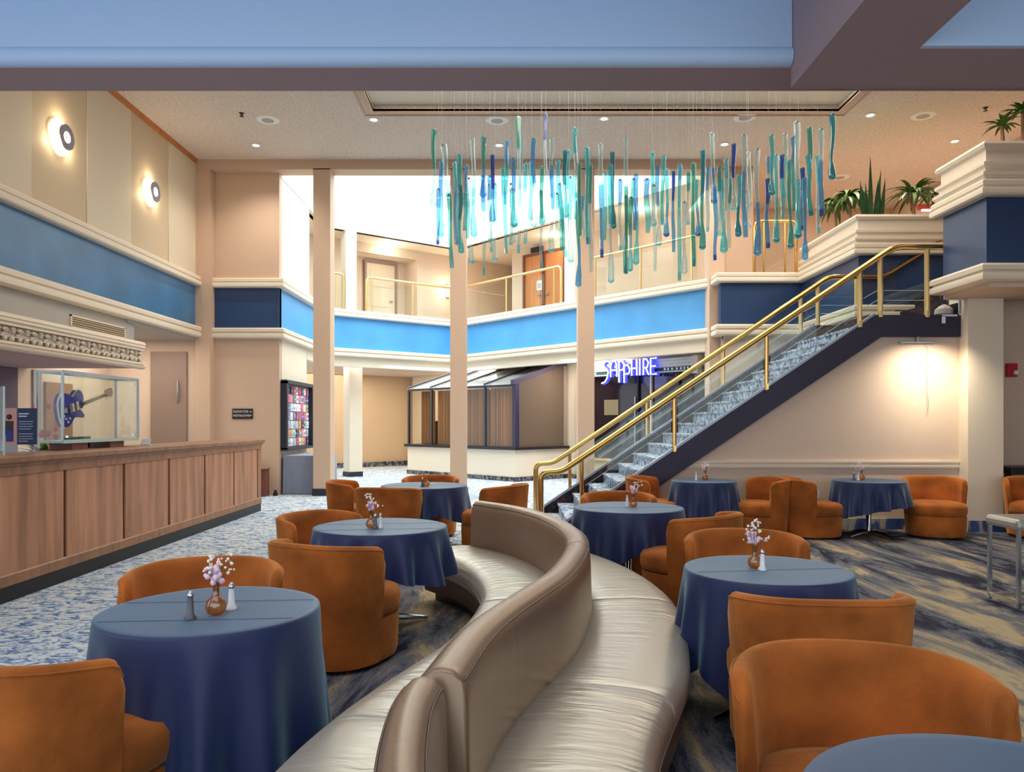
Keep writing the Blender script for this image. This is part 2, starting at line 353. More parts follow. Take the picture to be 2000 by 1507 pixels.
band('wall_band_front', [(-6.39, 16.5), NW], 3.57, 4.45, BLUE_SHADED, 'blue band in a shaded tone on the cream wall beside the first column')
band('wall_band_atrium', [(-5.0, 16.52), A_, V_, E_], 3.57, 4.45, BLUE_LIT, 'blue band in a daylit tone on the atrium balcony')
band('wall_band_left', [(-6.7, 3.0), (-6.7, 16.26)], 3.57, 4.45, BLUE_GLOSS, 'blue band along the wall above reception')
band('wall_band_stairs', [(4.32, 16.1), (4.32, 15.9), (6.0, 15.9), (6.0, 13.3), (7.9, 13.3)], 3.57, 4.45, BLUE_SHADED, 'blue band in a shaded tone on the parapet behind the stairs')
band('wall_band_right', [(9.9, 10.83), (6.08, 10.83), (6.08, 9.84), (9.9, 9.84)], 3.57, 4.45, BLUE_SHADED, 'blue band in a shaded tone on the near parapet corner')
# planter parapets above the cornice
PARA = [(0, 4.60), (.03, 4.60), (.06, 4.66), (.10, 4.70), (.10, 4.74), (.04, 4.76), (.04, 4.80), (.08, 4.83), (.08, 4.87), (.02, 4.88), (.02, 5.04), (.06, 5.06), (.08, 5.10), (.06, 5.14), (-.16, 5.14), (-.16, 4.60)]
struct('wall_parapet_stairs', MB().sweep(PARA, [(6.0, 15.85), (6.0, 13.3), (7.9, 13.3)], 1), CREAM, 'cream stepped planter parapet behind the stairs', 'wall', smooth=True, angle=30)
struct('wall_parapet_right', MB().sweep(PARA, [(9.9, 10.83), (6.08, 10.83), (6.08, 9.84), (9.9, 9.84)], 1), CREAM, 'cream stepped planter parapet nearest the camera', 'wall', smooth=True, angle=30)
struct('floor_planter_soil', MB().box(6.1, 7.9, 13.5, 14.3, 4.6, 4.95).box(6.1, 6.7, 13.5, 15.8, 4.6, 4.95).box(6.2, 9.9, 9.95, 10.7, 4.6, 4.95), SOIL, 'dark soil of the balcony planters', 'floor')
# left wall
struct('wall_left', MB().box(-6.95, -6.72, 3, 16.3, 4.5, Z).box(-6.95, -6.75, 3, 13.7, 2.9, 4.5).box(-6.95, -6.75, 13.7, 16.3, 3.46, 4.5), GREYP, 'wall above the reception desk', 'wall')
pe = [3.0, 5.1, 6.5, 7.9, 9.3, 10.7, 12.09, 13.5, 14.97, 16.26]
wl = bpy.data.objects['wall_left']
for i in range(len(pe)-1):
    dull = (i % 2 == 1)
    o = link('wall_panel', MB().box(-6.72, -6.70 if dull else -6.69, pe[i]+.004, pe[i+1]-.004, 4.66, 7.03), CREAMD if dull else CREAMP, wl, bevel=.004)
struct('trim_20', MB().sweep([(0, 7.03), (.02, 7.03), (.05, 7.12), (0, 7.12)], [(-6.7, 3), (-6.7, 16.26)], 1), CROWN, 'orange brown crown strip under the ceiling', 'trim')
# front-facing panel wall left of the first column
struct('wall_front', MB().box(-6.39, -5.0, 16.5, 16.7, 4.6, 6.93).box(-6.39, -5.0, 16.5, 16.7, 0, 3.4), PEACH, 'peach wall with the small dark sign', 'wall')
struct('wall_atrium_left', MB().box(-5.2, -5.0, 16.7, 18.94, 4.6, 6.85).box(-5.2, -5.0, 16.7, 18.7, 0, 3.4), CREAM, 'pale wall holding the brochure board', 'wall')
# atrium: fascia boards under balcony, soffit, upper fascia and corridor
d_ab = (Vector(V_)-Vector(A_)).normalized(); n_ab = Vector((-d_ab.y, d_ab.x))
d_cf = (Vector(E_)-Vector(V_)).normalized(); n_cf = Vector((-d_cf.y, d_cf.x))
band('wall_fascia_lower', [(-5.0, 18.72), A_, V_, E_], 3.09, 3.40, CREAM, 'cream fascia under the atrium balcony', .2)
band('wall_fascia_upper', [(-5.0, 16.68), A_, V_, E_], 6.83, 7.08, CREAM, 'cream fascia above the balcony corridor', .2)
struct('ceiling_atrium_lower', MB().prism([(-5.1, 18.7), (-5.1, 20.7), (-1.68, 23.4), (4.4, 16.6), (9.9, 16.6), (9.9, 33), (-10, 33), (-10, 18.7)], 3.2, 3.35), BEIGE, 'ceiling under the atrium balcony', 'ceiling')
struct('floor_balcony', MB().prism([(-5.1, 18.7), (-5.1, 20.7), (-1.68, 23.4), (4.4, 16.6), (4.4, 16.1), (6.1, 16.1), (6.1, 14.3), (9.9, 14.3), (9.9, 33), (-10, 33), (-10, 18.7)], 4.1, 4.3), BEIGE, 'upper balcony floor slab', 'floor')
struct('ceiling_corridor', MB().prism([(-5.1, 18.7), (-5.1, 20.7), (-1.68, 23.4), (4.4, 16.7), (4.4, 33), (-10, 33), (-10, 18.7)], 6.83, 6.9), CREAM, 'ceiling of the upper corridor', 'ceiling')
# skylight shaft
b = MB(); b.wall((-5.0, 16.6), A_, .15, 7.08, 7.95); b.wall(A_, V_, .15, 7.08, 7.95); b.wall(V_, E_, .15, 7.08, 7.95); b.box(-5.1, 4.5, 16.6, 16.72, 7.1, 7.95)
struct('wall_skylight_shaft', b, WHITE, 'white walls of the skylight shaft', 'wall')
roof = struct('window_1', MB().prism([(-5.1, 16.6), (-5.1, 20.7), (-1.68, 23.5), (4.4, 16.6)], 7.95, 7.965), GLASS, 'glazed skylight above the atrium', 'window')
for i in range(4):
    link('glazing_bar', MB().obox((-5.0+1.2, 20.6-3.9+i*1.7, 7.90), (5.5-i*.9, 0.0, 0), (0, .04, 0), (0, 0, .05)), WHITE, roof)
# lower atrium walls
def ab_line(x, off): return 20.69+.788*(x+5.0)+off
w0, w1 = (-9.9, 26.1+.84*(-9.9+6)), (1.2, 26.1+.84*7.2)
struct('wall_back', MB().wall(w0, w1, .2, 0, 3.25), TAN, 'tan wall far behind the atrium columns', 'wall')
struct('baseboard_back', MB().wall((w0[0]+.03, w0[1]-.03), (w1[0]+.03, w1[1]-.03), -.03, 0, .17), CARPBASE, 'dark patterned base of the far tan wall', 'baseboard')
q0, q1 = (-3.6, 21.55+1.2*5.2), (4.6, 21.55-1.2*3.0)
struct('wall_atrium_right', MB().wall(q0, q1, .2, 0, 3.25), CREAM, 'cream wall behind the glazed kiosk', 'wall')
dq = (Vector(q1)-Vector(q0)).normalized(); nq = Vector((dq.y, -dq.x))   # towards the camera
struct('baseboard_atrium_right', MB().wall(Vector(q0)+nq*.03, Vector(q1)+nq*.03, .03, 0, .12), CARPBASE, 'patterned base of the cream wall', 'baseboard')
struct('trim_21', MB().wall(Vector((1.80, 21.31))+nq*.06, Vector((1.90, 21.19))+nq*.06, .06, .12, 3.1), CREAMD, 'shallow pilaster beside the kiosk', 'trim')
def rot_col(name, cx, cy, wd, z0, z1, label, base=True):
    h = wd/2; u = d_ab*h; v = n_ab*h; c = Vector((cx, cy))
    struct(name, MB().prism([tuple(c-u-v), tuple(c+u-v), tuple(c+u+v), tuple(c-u+v)], z0, z1), CREAM, label, 'column')
    if base:
        u = u*1.07; v = v*1.07
        struct('baseboard_atrium_column', MB().prism([tuple(c-u-v), tuple(c+u-v), tuple(c+u+v), tuple(c-u+v)], 0, .14), NAVYB, 'dark base of the pale turned column', 'baseboard')
rot_col('column', -4.60, 22.2, .40, 0, 3.2, 'pale turned column under the far balcony')
rot_col('column', -4.52, 21.25, .32, 4.6, 6.86, 'pale column on the far balcony', False)
rot_col('column', 1.62, 19.75, .38, 4.6, 6.86, 'pale column on the balcony by the orange doors', False)
# upper corridor walls
def on_ab(x, off=1.3): return Vector((x, ab_line(x, off)))
a0, a1, a2, a3 = on_ab(-9), on_ab(-4.75), on_ab(-2.92), on_ab(.1)
cw = struct('wall_corridor_back', MB().wall(a0, a1, .2, 4.3, 6.83).wall(a2, a3, .2, 4.3, 6.83).wall(a1, a2, .2, 6.55, 6.83), BEIGE, 'beige corridor wall on the balcony', 'wall')
r1, r2 = a1+n_ab*.75, a2+n_ab*.75
struct('wall_corridor_alcove', MB().wall(r1, r2, .15, 4.3, 6.6).wall(a1, r1, .12, 4.3, 6.6).wall(r2, a2, .12, 4.3, 6.6), BEIGE, 'door alcove of the balcony corridor', 'wall')
struct('ceiling_alcove', MB().prism([a1+n_ab*.21, a2+n_ab*.21, r2, r1], 6.55, 6.62), CREAM, 'small ceiling of the door alcove', 'ceiling')
def leaf_door(name, p, u, width, z0, z1, m, mf, label, handle=True, panels=0, hs=1):
    """door leaf with frame; p = hinge foot, u = 2D direction, faces -normal"""
    n = Vector((u.y, -u.x))
    o = struct(name, MB().obox((p.x+n.x*.01, p.y+n.y*.01, z0), (u.x*width, u.y*width, 0), (n.x*.04, n.y*.04, 0), (0, 0, z1-z0)), m, label, 'door')
    fr = MB()
    for s_ in (-.07, width): fr.obox((p.x+u.x*s_, p.y+u.y*s_, z0), (u.x*.07, u.y*.07, 0), (n.x*.09, n.y*.09, 0), (0, 0, z1-z0+.07))
    fr.obox((p.x, p.y, z1), (u.x*width, u.y*width, 0), (n.x*.09, n.y*.09, 0), (0, 0, .07))
    link('door_frame', fr, mf, o)
    for k in range(panels):
        link('door_panel', MB().obox((p.x+u.x*.12+n.x*.05, p.y+u.y*.12+n.y*.05, z0+.2+k*(z1-z0-.3)/panels), (u.x*(width-.24), u.y*(width-.24), 0), (n.x*.012, n.y*.012, 0), (0, 0, (z1-z0-.3)/panels-.08)), m, o)
    if handle:
        hx = width-.1 if hs > 0 else .1
        q = p+u*hx+n*.06
        link('door_handle', MB().tube([(q.x, q.y, z0+1.0), (q.x+n.x*.05, q.y+n.y*.05, z0+1.0), (q.x+n.x*.05-u.x*.1*hs, q.y+n.y*.05-u.y*.1*hs, z0+1.0)], .018, 6), STEEL, o)
    return o
DOORW = mat('pale_door', srgb(226, 206, 182), .5)
leaf_door('door_1', r1+d_ab*.95-n_ab*.02, d_ab, .98, 4.3, 6.42, DOORW, TAUPE, 'pale guest room door in the balcony alcove', True, 3)
# orange double doors on the right-hand corridor wall
g0, g1 = Vector((0, 23.5)), Vector((4.6, 23.5-4.6*.98))
dg = (g1-g0).normalized(); ng = Vector((-dg.y, dg.x))
struct('wall_corridor_right', MB().wall(g0, g1, .2, 4.3, 6.83).wall((0.0, 26.0), g0, .15, 4.3, 6.83), BEIGE, 'corridor wall with the orange double doors', 'wall')
pd = g0+dg*.60
for k in range(2):
    leaf_door('door_%d' % (2+k), pd+dg*(k*.78), dg, .74, 4.3, 6.5, ODOOR, WOODR, ['left leaf of the orange wooden double doors', 'right leaf of the orange wooden double doors'][k], True, 1, 1 if k == 0 else -1)
ngc = Vector((dg.y, -dg.x)); q = pd+dg*.25+ngc*.02
xs = thing('exit_box', 'small dark box on the wall above the orange double doors', 'sign', (q.x, q.y, 6.60))
link('box_body', MB().obox((0, 0, 0), (dg.x*.45, dg.y*.45, 0), (ngc.x*.06, ngc.y*.06, 0), (0, 0, .14)), BLACK, xs); link('box_bracket', MB().obox((dg.x*.2, dg.y*.2, .14), (dg.x*.05, dg.y*.05, 0), (ngc.x*.04, ngc.y*.04, 0), (0, 0, .06)), STEEL, xs)
q = pd+dg*.50+ngc*.075
nt_ = thing('door_notice', 'small white notice taped to the left orange door', 'notice', (q.x, q.y, 5.45))
link('notice_paper', MB().obox((0, 0, 0), (dg.x*.2, dg.y*.2, 0), (ngc.x*.003, ngc.y*.003, 0), (0, 0, .28)), WSALT, nt_)
link('notice_print', MB().obox((dg.x*.03+ngc.x*.004, dg.y*.03+ngc.y*.004, .05), (dg.x*.14, dg.y*.14, 0), (ngc.x*.001, ngc.y*.001, 0), (0, 0, .16)), GREYP, nt_)
# wall lights in the balcony corridor (pairs of lit cubes)
def cube_sconce(p, n, label):
    t = thing('wall_light', label, 'light', (p.x, p.y, 5.7))
    u = Vector((-n.y, n.x))
    link('back_plate', MB().obox((-u.x*.05, -u.y*.05, -.2), (u.x*.1, u.y*.1, 0), (n.x*.03, n.y*.03, 0), (0, 0, .42)), STEEL, t)
    for z in (-.16, .05): link('lamp_shade', MB().obox((n.x*.03-u.x*.06, n.y*.03-u.y*.06, z), (u.x*.12, u.y*.12, 0), (n.x*.1, n.y*.1, 0), (0, 0, .13)), emit('sconce_glow', (1, .86, .66, 1), 5), t)
    l = bpy.data.lights.new('wall_light_lamp', 'POINT'); l.energy = 14; l.color = (1, .8, .58); l.shadow_soft_size = .1
    lo = bpy.data.objects.new('wall_light_lamp', l); C.objects.link(lo); lo.location = (p.x+n.x*.28, p.y+n.y*.28, 5.75)
cube_sconce(on_ab(-2.05)-n_ab*.01, -n_ab, 'wall light of two lit cubes beside the balcony guest door')
for p in (on_ab(-3.8)-n_ab*.3, Vector((1.2, 21.6)), Vector((3.2, 19.0))):
    l = bpy.data.lights.new('corridor_lamp', 'POINT'); l.energy = 15; l.color = (1, .86, .7); l.shadow_soft_size = .15
    lo = bpy.data.objects.new('corridor_lamp', l); C.objects.link(lo); lo.location = (p.x, p.y, 6.55)
# mezzanine at right
struct('wall_mezzanine_back', MB().box(4.5, 10, 20, 20.2, 4.3, Z).box(4.5, 5.25, 16.7, 17.3, 4.3, Z).box(4.5, 4.7, 17.3, 20, 4.3, Z), PEACH, 'warm peach wall behind the balcony plants', 'wall')
struct('wall_under_mezzanine', MB().box(4.4, 9.9, 16.0, 16.2, 0, 3.4), BEIGE, 'beige wall under the blue banded parapet', 'wall')
struct('ceiling_under_mezzanine', MB().box(6.25, 9.9, 10.0, 10.65, 4.3, 4.45).box(8.2, 9.9, 10.9, 13.4, 4.1, 4.3).box(6.1, 9.9, 13.4, 16.1, 3.3, 3.4).box(4.4, 6.1, 15.95, 16.1, 3.3, 3.4).box(6.15, 9.9, 9.9, 10.95, 3.3, 3.42), BEIGE, 'underside of the mezzanine', 'ceiling')
struct('wall_right', MB().box(9.9, 10.1, -3, 20, 0, Z+.2), BEIGE, 'right side wall', 'wall')
# wall under the stairs
struct('wall_stairs', MB().prism([(1.2, 11.06), (6.5, 11.06), (6.5, 11.14), (1.2, 11.14)], 0, 0.2), BEIGE, 'foot of the wall under the stairs', 'wall')
me = MB(); zs = lambda x: 3.09-.672*(5.2-x)
poly = [(1.20, .2), (6.5, .2), (6.5, 2.79), (5.25, 2.79), (1.33, .2)]
me.add([(x, 11.06, z) for x, z in poly]+[(x, 11.14, z) for x, z in poly], [tuple(range(5)), tuple(range(5, 10))[::-1]]+[(i, i+5, (i+1) % 5+5, (i+1) % 5) for i in range(5)])
struct('wall_stairs_upper', me, BEIGE, 'beige wall under the stairs behind the tables', 'wall')
struct('trim_22', MB().sweep([(0, .90), (.03, .90), (.035, .93), (.02, .94), (.02, .965), (.04, .975), (.04, 1.0), (0, 1.0)], [(2.35, 11.06), (6.47, 11.06)], 1), CREAM, 'cream chair rail on the wall under the stairs', 'trim')
struct('baseboard_stairs', MB().box(1.2, 6.45, 11.03, 11.06, 0, .17).box(6.43, 6.93, 10.80, 10.83, 0, .17).box(6.93, 9.9, 11.57, 11.6, 0, .17), ramp_mat('blue_beige_base', [(.42, srgb(48, 66, 112)), (.5, srgb(70, 90, 140)), (.53, srgb(176, 166, 146)), (.7, srgb(196, 184, 160))], (1, 1, .3), 3.0, 3, .3), 'blue and beige streaked base of the wall by the stairs', 'baseboard')
struct('column', MB().box(6.43, 6.93, 10.83, 11.3, 0, 3.4), CREAM, 'square cream column at the end of the stair landing', 'column')
struct('wall_niche', MB().box(6.93, 9.9, 11.6, 11.8, 0, 3.4).box(6.90, 6.95, 11.2, 11.7, 0, 3.4), BEIGE, 'shaded wall with the red alarm', 'wall')

# ------------------------------------------------------------------ low ceiling over the camera
struct('ceiling_coffer_top', MB().box(-7.2, 2.08, -3, 5.735, 4.73, 4.9).box(2.725, 9.9, -3, 5.135, 4.73, 4.9), COFFER, 'pale blue coffer ceiling of the lounge', 'ceiling')
struct('wall_coffer_face', MB().box(-7.2, 2.08, 5.70, 5.739, 4.32, 4.73).box(2.725, 9.9, 5.10, 5.136, 4.052, 4.73), COFFER, 'pale blue upright face of the coffer', 'wall')
cp = [(0, 4.205)]+[(.07*math.sin(a), 4.265-.06*math.cos(a)) for a in [PI/2*i/5 for i in range(1, 6)]]+[(.07, 4.30), (.05, 4.33), (.0, 4.36)]
struct('trim_23', MB().sweep(cp, [(-7.2, 5.738), (2.08, 5.738)], 1), COFFER, 'rounded lip at the foot of the coffer face', 'trim', smooth=True)
struct('beam_lounge', MB().box(-7.2, 9.9, 5.74, 6.14, 4.2, 7.4), SOFFIT, 'dim dropped beam across the lounge', 'beam')
struct('beam_lounge_right', MB().box(2.085, 2.72, -3, 5.137, 4.05, 4.9).box(2.085, 9.9, 5.137, 5.739, 4.05, 4.9), SOFFIT, 'dim beam running towards the camera', 'beam')

# ------------------------------------------------------------------ reception: bulkhead, back office
struct('wall_bulkhead', MB().box(-8.6, -6.74, 3, 13.7, 2.9, 3.35), GREYP, 'grey upstand above the plaster canopy', 'wall')
can = thing('canopy', 'cream canopy with a plaster relief frieze above the reception desk', 'canopy', (-6.45, 9.0, 2.48))
link('soffit_board', MB().box(-8.6, -6.47, 3, 13.45, 2.50, 2.56), SOFFIT, can, world=True)
link('frieze_board', MB().box(-6.56, -6.50, 3, 13.45, 2.56, 2.85), PLASTERD, can, world=True)
cpath = [(-6.5, 3), (-6.5, 13.45)]
link('lower_moulding', MB().sweep([(0, 2.48), (.05, 2.48), (.08, 2.50), (.09, 2.53), (.05, 2.545), (.05, 2.55), (.08, 2.56), (.08, 2.59), (0, 2.60)], cpath, 1), CREAM, can, True, 40, world=True)
link('upper_moulding', MB().sweep([(0, 2.80), (.05, 2.80), (.05, 2.84), (.08, 2.85), (.08, 2.88), (.07, 2.89), (.09, 2.90), (.08, 2.94), (.04, 2.96), (-.25, 2.97), (-.25, 2.80)], cpath, 1), CREAM, can, True, 40, world=True)
def motif():
    b = MB()
    # scroll tile on top, fan shell with hanging bell below (x = out, y = along, z = up)
    b.box(.0, .012, -.055, -.005, .115, .19)
    for i in range(9):
        a = i/8*PI*1.7; r = .020-.0011*i
        b.ball((.018, -.03+r*math.cos(a), .152+r*math.sin(a)*1.2), .009, 5, 3)
    for k in range(4):
        a = -.9+k*.6; b.tube([(.012, .06, .125), (.03, .06+.035*math.sin(a), .125+.03*math.cos(a)), (.012, .06+.055*math.sin(a), .125+.055*math.cos(a))], [.006, .014, .006], 5)
    for k in range(5):
        a = -1.2+k*.6; b.tube([(.012, .04, .045), (.035, .04+.05*math.sin(a), .045+.045*math.cos(a)), (.012, .04+.075*math.sin(a), .045+.06*math.cos(a))], [.009, .017, .006], 5)
    b.ball((.03, .04, .035), .024, 6, 4, 1.3); b.ball((.02, -.06, .04), .022, 6, 4, 1.6); b.ball((.02, -.06, .085), .014, 5, 3)
    b.tube([(.015, -.10, .0), (.03, -.10, .05), (.015, -.10, .10)], [.004, .014, .004], 5)
    return b
m0 = link('plaster_motif', motif(), PLASTER, can, True, 50)
k = 0; y = 13.30
while y > 5:
    o = m0 if k == 0 else m0.copy()
    if k: C.objects.link(o)
    o.location = (-6.5+6.45, y-9.0, 2.60-2.48+.0); k += 1; y -= .297
    o.scale = (1.3, 1.25, 1.0)
vent = thing('air_vent', 'long slotted air vent above the canopy', 'vent', (-6.73, 12.5, 3.1))
link('vent_frame', MB().box(-.01, .015, -.80, .85, -.10, -.075).box(-.01, .015, -.80, .85, .075, .10).box(-.01, .015, -.80, -.775, -.10, .10).box(-.01, .015, .825, .85, -.10, .10), CREAM, vent)
link('vent_grille', MB().box(-.012, .004, -.78, .83, -.08, .08), mat('vent_brown', srgb(120, 106, 88), .7), vent)
for i in range(4): link('slat', MB().box(.004, .012, -.775, .825, -.058+i*.035, -.048+i*.035), CREAMD, vent)
struct('wall_office', MB().box(-8.8, -8.6, 3, 16.5, 0, 3.3), BEIGE, 'beige wall behind reception', 'wall')
ow = bpy.data.objects['wall_office']
link('wall_panel', MB().box(-8.6, -8.57, 12.2, 13.32, 0, 2.5), mat('plum_grey', srgb(96, 86, 104), .6), ow)
link('wall_panel', MB().box(-8.6, -8.57, 13.75, 14.0, 0, 2.5), mat('mauve_grey', srgb(160, 140, 132), .6), ow)
struct('wall_office_front', MB().box(-8.7, -6.7, 16.4, 16.6, 0, 3.35), BEIGE, 'wall holding the taupe door', 'wall')
struct('ceiling_office', MB().box(-8.8, -6.7, 13.4, 16.6, 3.3, 3.45).box(-8.8, -6.75, 3, 13.7, 2.56, 2.62), GREYP, 'low ceiling behind reception', 'ceiling')
struct('door_4', MB().box(-7.70, -6.93, 16.35, 16.41, 0, 3.06), TAUPE, 'tall taupe door with a long curved pull', 'door')
link('door_handle', MB().tube([(-7.12+.03*math.sin(t*PI), 16.35-.07*math.sin(t*PI), 1.95+.52*t) for t in [i/8 for i in range(9)]], [.008, .014, .018, .02, .02, .02, .018, .014, .008], 8), STEEL, bpy.data.objects['door_4'], True)
struct('door_5', MB().box(-8.60, -8.55, 14.1, 14.95, 0, 2.3), mat('brown_office_door', srgb(150, 100, 62), .5, var=.1), 'brown office door behind the display case', 'door')
link('door_handle', MB().tube([(-8.55, 14.2, 1.05), (-8.50, 14.2, 1.05), (-8.50, 14.32, 1.05)], .012, 6), STEEL, bpy.data.objects['door_5'])
l = bpy.data.lights.new('office_lamp', 'AREA'); l.energy = 30; l.size = 1.4; l.color = (1, .88, .74); lo = bpy.data.objects.new('office_lamp', l); C.objects.link(lo); lo.location = (-7.6, 15.0, 3.27)
l = bpy.data.lights.new('desk_lamp_glow', 'AREA'); l.energy = 26; l.size = 1.2; l.size_y = 6; l.shape = 'RECTANGLE'; l.color = (1, .86, .7); lo = bpy.data.objects.new('desk_lamp_glow', l); C.objects.link(lo); lo.location = (-7.4, 10.0, 2.49)

# reception desk
DX0, DX1 = -4.352, -4.418
def dx(y): return DX0+(DX1-DX0)*(y-6.53)/(13.52-6.53)
desk = thing('reception_desk', 'long wood panelled reception desk with a moulded top', 'desk', (-4.7, 9.0, 0))
YN = 4.3
dp = [(dx(YN), YN), (dx(13.52), 13.52)]
link('carcass', MB().prism([(dx(YN)-.04, YN), (dx(13.52)-.04, 13.50), (-4.95, 13.50), (-4.95, YN)], .02, 1.18), WOOD, desk, world=True)
link('plinth', MB().sweep([(.0, 0), (.0, .137), (-.06, .137), (-.06, 0)], dp, 1), BLACK, desk, world=True)
link('bottom_rail', MB().sweep([(.01, .14), (.01, .228), (-.0, .24), (-.05, .24), (-.05, .14)], dp, 1), WOOD, desk, world=True)
link('top_rail', MB().sweep([(.01, 1.09), (.01, 1.19), (-.05, 1.19), (-.05, 1.09)], dp, 1), WOOD, desk, world=True)
link('crown_moulding', MB().sweep([(.0, 1.17), (.02, 1.17), (.03, 1.19), (.055, 1.205), (.06, 1.225), (.06, 1.25), (.05, 1.256), (-.62, 1.256), (-.62, 1.17)], [dp[0], (dx(13.55), 13.55)], 1), WOOD, desk, True, 30, world=True)
seams = [4.3, 5.2, 6.34, 7.5, 8.66, 9.82, 10.99, 12.17, 13.33]
for i in range(len(seams)-1):
    ya, yb = seams[i]+.028, seams[i+1]-.028
    link('front_panel', MB().sweep([(.0, .235), (.0, 1.095), (-.03, 1.095), (-.03, .235)], [(dx(ya), ya), (dx(yb), yb)], 1), WOODG, desk, world=True, bevel=.004)
    link('seam_strip', MB().sweep([(-.022, .235), (-.022, 1.095), (-.04, 1.095), (-.04, .235)], [(dx(yb), yb), (dx(yb+.056), yb+.056)], 1), GAP, desk, world=True)
link('end_stile', MB().box(dx(13.52)-.05, dx(13.52), 13.36, 13.52, .235, 1.095), WOOD, desk, world=True)
link('back_worktop', MB().box(-5.6, -4.96, YN, 13.4, .74, .78), WOOD, desk, world=True)
link('back_panel', MB().box(-5.6, -5.56, YN, 13.4, 0, .74), WOOD, desk, world=True)
# wooden bin beside the desk
bn = thing('waste_bin', 'red brown wooden bin at the far end of the desk', 'bin', (-5.35, 16.2, 0))
link('bin_body', MB().box(-.22, .19, -.14, .14, 0, .57), WOODR, bn, bevel=.01); link('bin_rim', MB().box(-.24, .21, -.16, .16, .57, .60), WOOD, bn, bevel=.006)
o = link('doorstop', MB().lathe([(.05, 0), (.05, .05), (.03, .08), (.03, .12)], n=10), BLACK, smooth=True, loc=(-5.02, 16.3, 0)); tag(o, 'small dark doorstop at the wall corner by the wooden bin', 'doorstop')

# display case with guitar
case = thing('display_case', 'glass display case with steel frame standing on the desk', 'display case', (-4.87, 8.9, 1.256))
X0, X1, Y1, Y2, Z1, Z2 = -5.02, -4.74, 8.1, 9.73, 1.345, 2.09
for a in ((X0, Y1), (X1, Y1), (X0, Y2), (X1, Y2)):
    link('corner_post', MB().box(a[0]-.011, a[0]+.011, a[1]-.011, a[1]+.011, Z1, Z2), STEEL, case, world=True)
for z in (Z1, Z2):
    link('frame_rail', MB().box(X0, X1, Y1-.012, Y1+.012, z-.012, z+.012).box(X0, X1, Y2-.012, Y2+.012, z-.012, z+.012).box(X0-.012, X0+.012, Y1, Y2, z-.012, z+.012).box(X1-.012, X1+.012, Y1, Y2, z-.016, z+.016), STEEL if z == Z2 else GEDGE, case, world=True)
for q in (MB().box(X1-.003, X1+.003, Y1, Y2, Z1, Z2), MB().box(X0, X1, Y1-.003, Y1+.003, Z1, Z2), MB().box(X0-.003, X0+.003, Y1, Y2, Z1, Z2), MB().box(X0, X1, Y2-.003, Y2+.003, Z1, Z2), MB().box(X0, X1, Y1, Y2, Z2-.003, Z2+.003)):
    link('glass_pane', q, GLASS, case, world=True)
link('case_floor', MB().box(X0, X1, Y1, Y2, Z1-.01, Z1+.006), GEDGE, case, world=True)
for yy in (8.5, 9.3):
    link('wooden_foot', MB().prism([(-5.0, yy-.2), (-4.76, yy-.2), (-4.76, yy+.12), (-5.0, yy+.12)], 1.256, 1.336), WOODR, case, world=True)
for yy in (8.2, 9.63):
    for z in (1.40, 2.03): link('glass_fixing', MB().box(X1-.02, X1+.01, yy-.012, yy+.012, z-.012, z+.012), CHROME, case, world=True)
gt = thing('electric_guitar', 'blue hollow body electric guitar inside the display case', 'guitar', (-4.87, 8.48, 1.72))
def gbody(sc_):
    pts = []
    ctrl = [(-.27, .0), (-.25, .12), (-.16, .19), (-.06, .16), (.01, .115), (.07, .14), (.14, .165), (.20, .12), (.215, .04), (.20, .02), (.2, -.02), (.17, -.05), (.12, -.045), (.19, -.13), (.17, -.155), (.08, -.13), (.0, -.115), (-.07, -.16), (-.17, -.19), (-.25, -.12)]
    n = len(ctrl)
    for i in range(n):
        p0, p1, p2, p3 = ctrl[i-1], ctrl[i], ctrl[(i+1) % n], ctrl[(i+2) % n]
        for t in (0, .33, .66):
            pts.append(tuple(.5*((2*p1[k])+(-p0[k]+p2[k])*t+(2*p0[k]-5*p1[k]+4*p2[k]-p3[k])*t*t+(-p0[k]+3*p1[k]-3*p2[k]+p3[k])*t**3)*sc_ for k in (0, 1)))
    return pts
tilt = math.radians(14)
def G(u, v, x): return (x, u*math.cos(tilt)-v*math.sin(tilt), u*math.sin(tilt)+v*math.cos(tilt))
def gprism(pts, x0, x1):
    n = len(pts); b = MB(); b.add([G(u, v, x0) for u, v in pts]+[G(u, v, x1) for u, v in pts], [tuple(range(n)), tuple(range(n, 2*n))[::-1]]+[(i, (i+1) % n, n+(i+1) % n, n+i) for i in range(n)]); return b
GB = mat('guitar_blue', srgb(28, 34, 150), .2, var=.35, vscale=9, coat=.6); CRB = mat('cream_binding', srgb(240, 226, 180), .4)
link('guitar_body', gprism(gbody(1), -.03, .03), GB, gt); link('cream_binding', gprism(gbody(1.045), .012, .026), CRB, gt)
link('guitar_neck', gprism([(.18, -.024), (.18, .024), (.68, .019), (.68, -.019)], .02, .045), CRB, gt)
link('fretboard', gprism([(.12, -.020), (.12, .020), (.67, .016), (.67, -.016)], .045, .052), mat('fretboard', srgb(60, 40, 34), .5), gt)
link('headstock', gprism([(.68, -.02), (.70, -.04), (.84, -.05), (.86, 0), (.84, .05), (.70, .04), (.68, .02)], .015, .03), mat('headstock_brown', srgb(170, 140, 110), .4), gt)
for u in (-.02, .07): link('pickup', gprism([(u-.02, -.045), (u+.02, -.045), (u+.02, .045), (u-.02, .045)], .03, .042), CRB, gt)
link('bridge', gprism([(-.09, -.05), (-.07, -.05), (-.07, .05), (-.09, .05)], .03, .045), CHROME, gt); link('tailpiece', gprism([(-.25, -.012), (-.14, -.03), (-.14, .03), (-.25, .012)], .03, .04), CHROME, gt)
for u, v in ((-.16, -.13), (-.19, -.09), (-.12, -.10), (-.22, -.05)): link('control_knob', MB().ball(G(u, v, .04), .014, 8, 4), WSALT, gt)
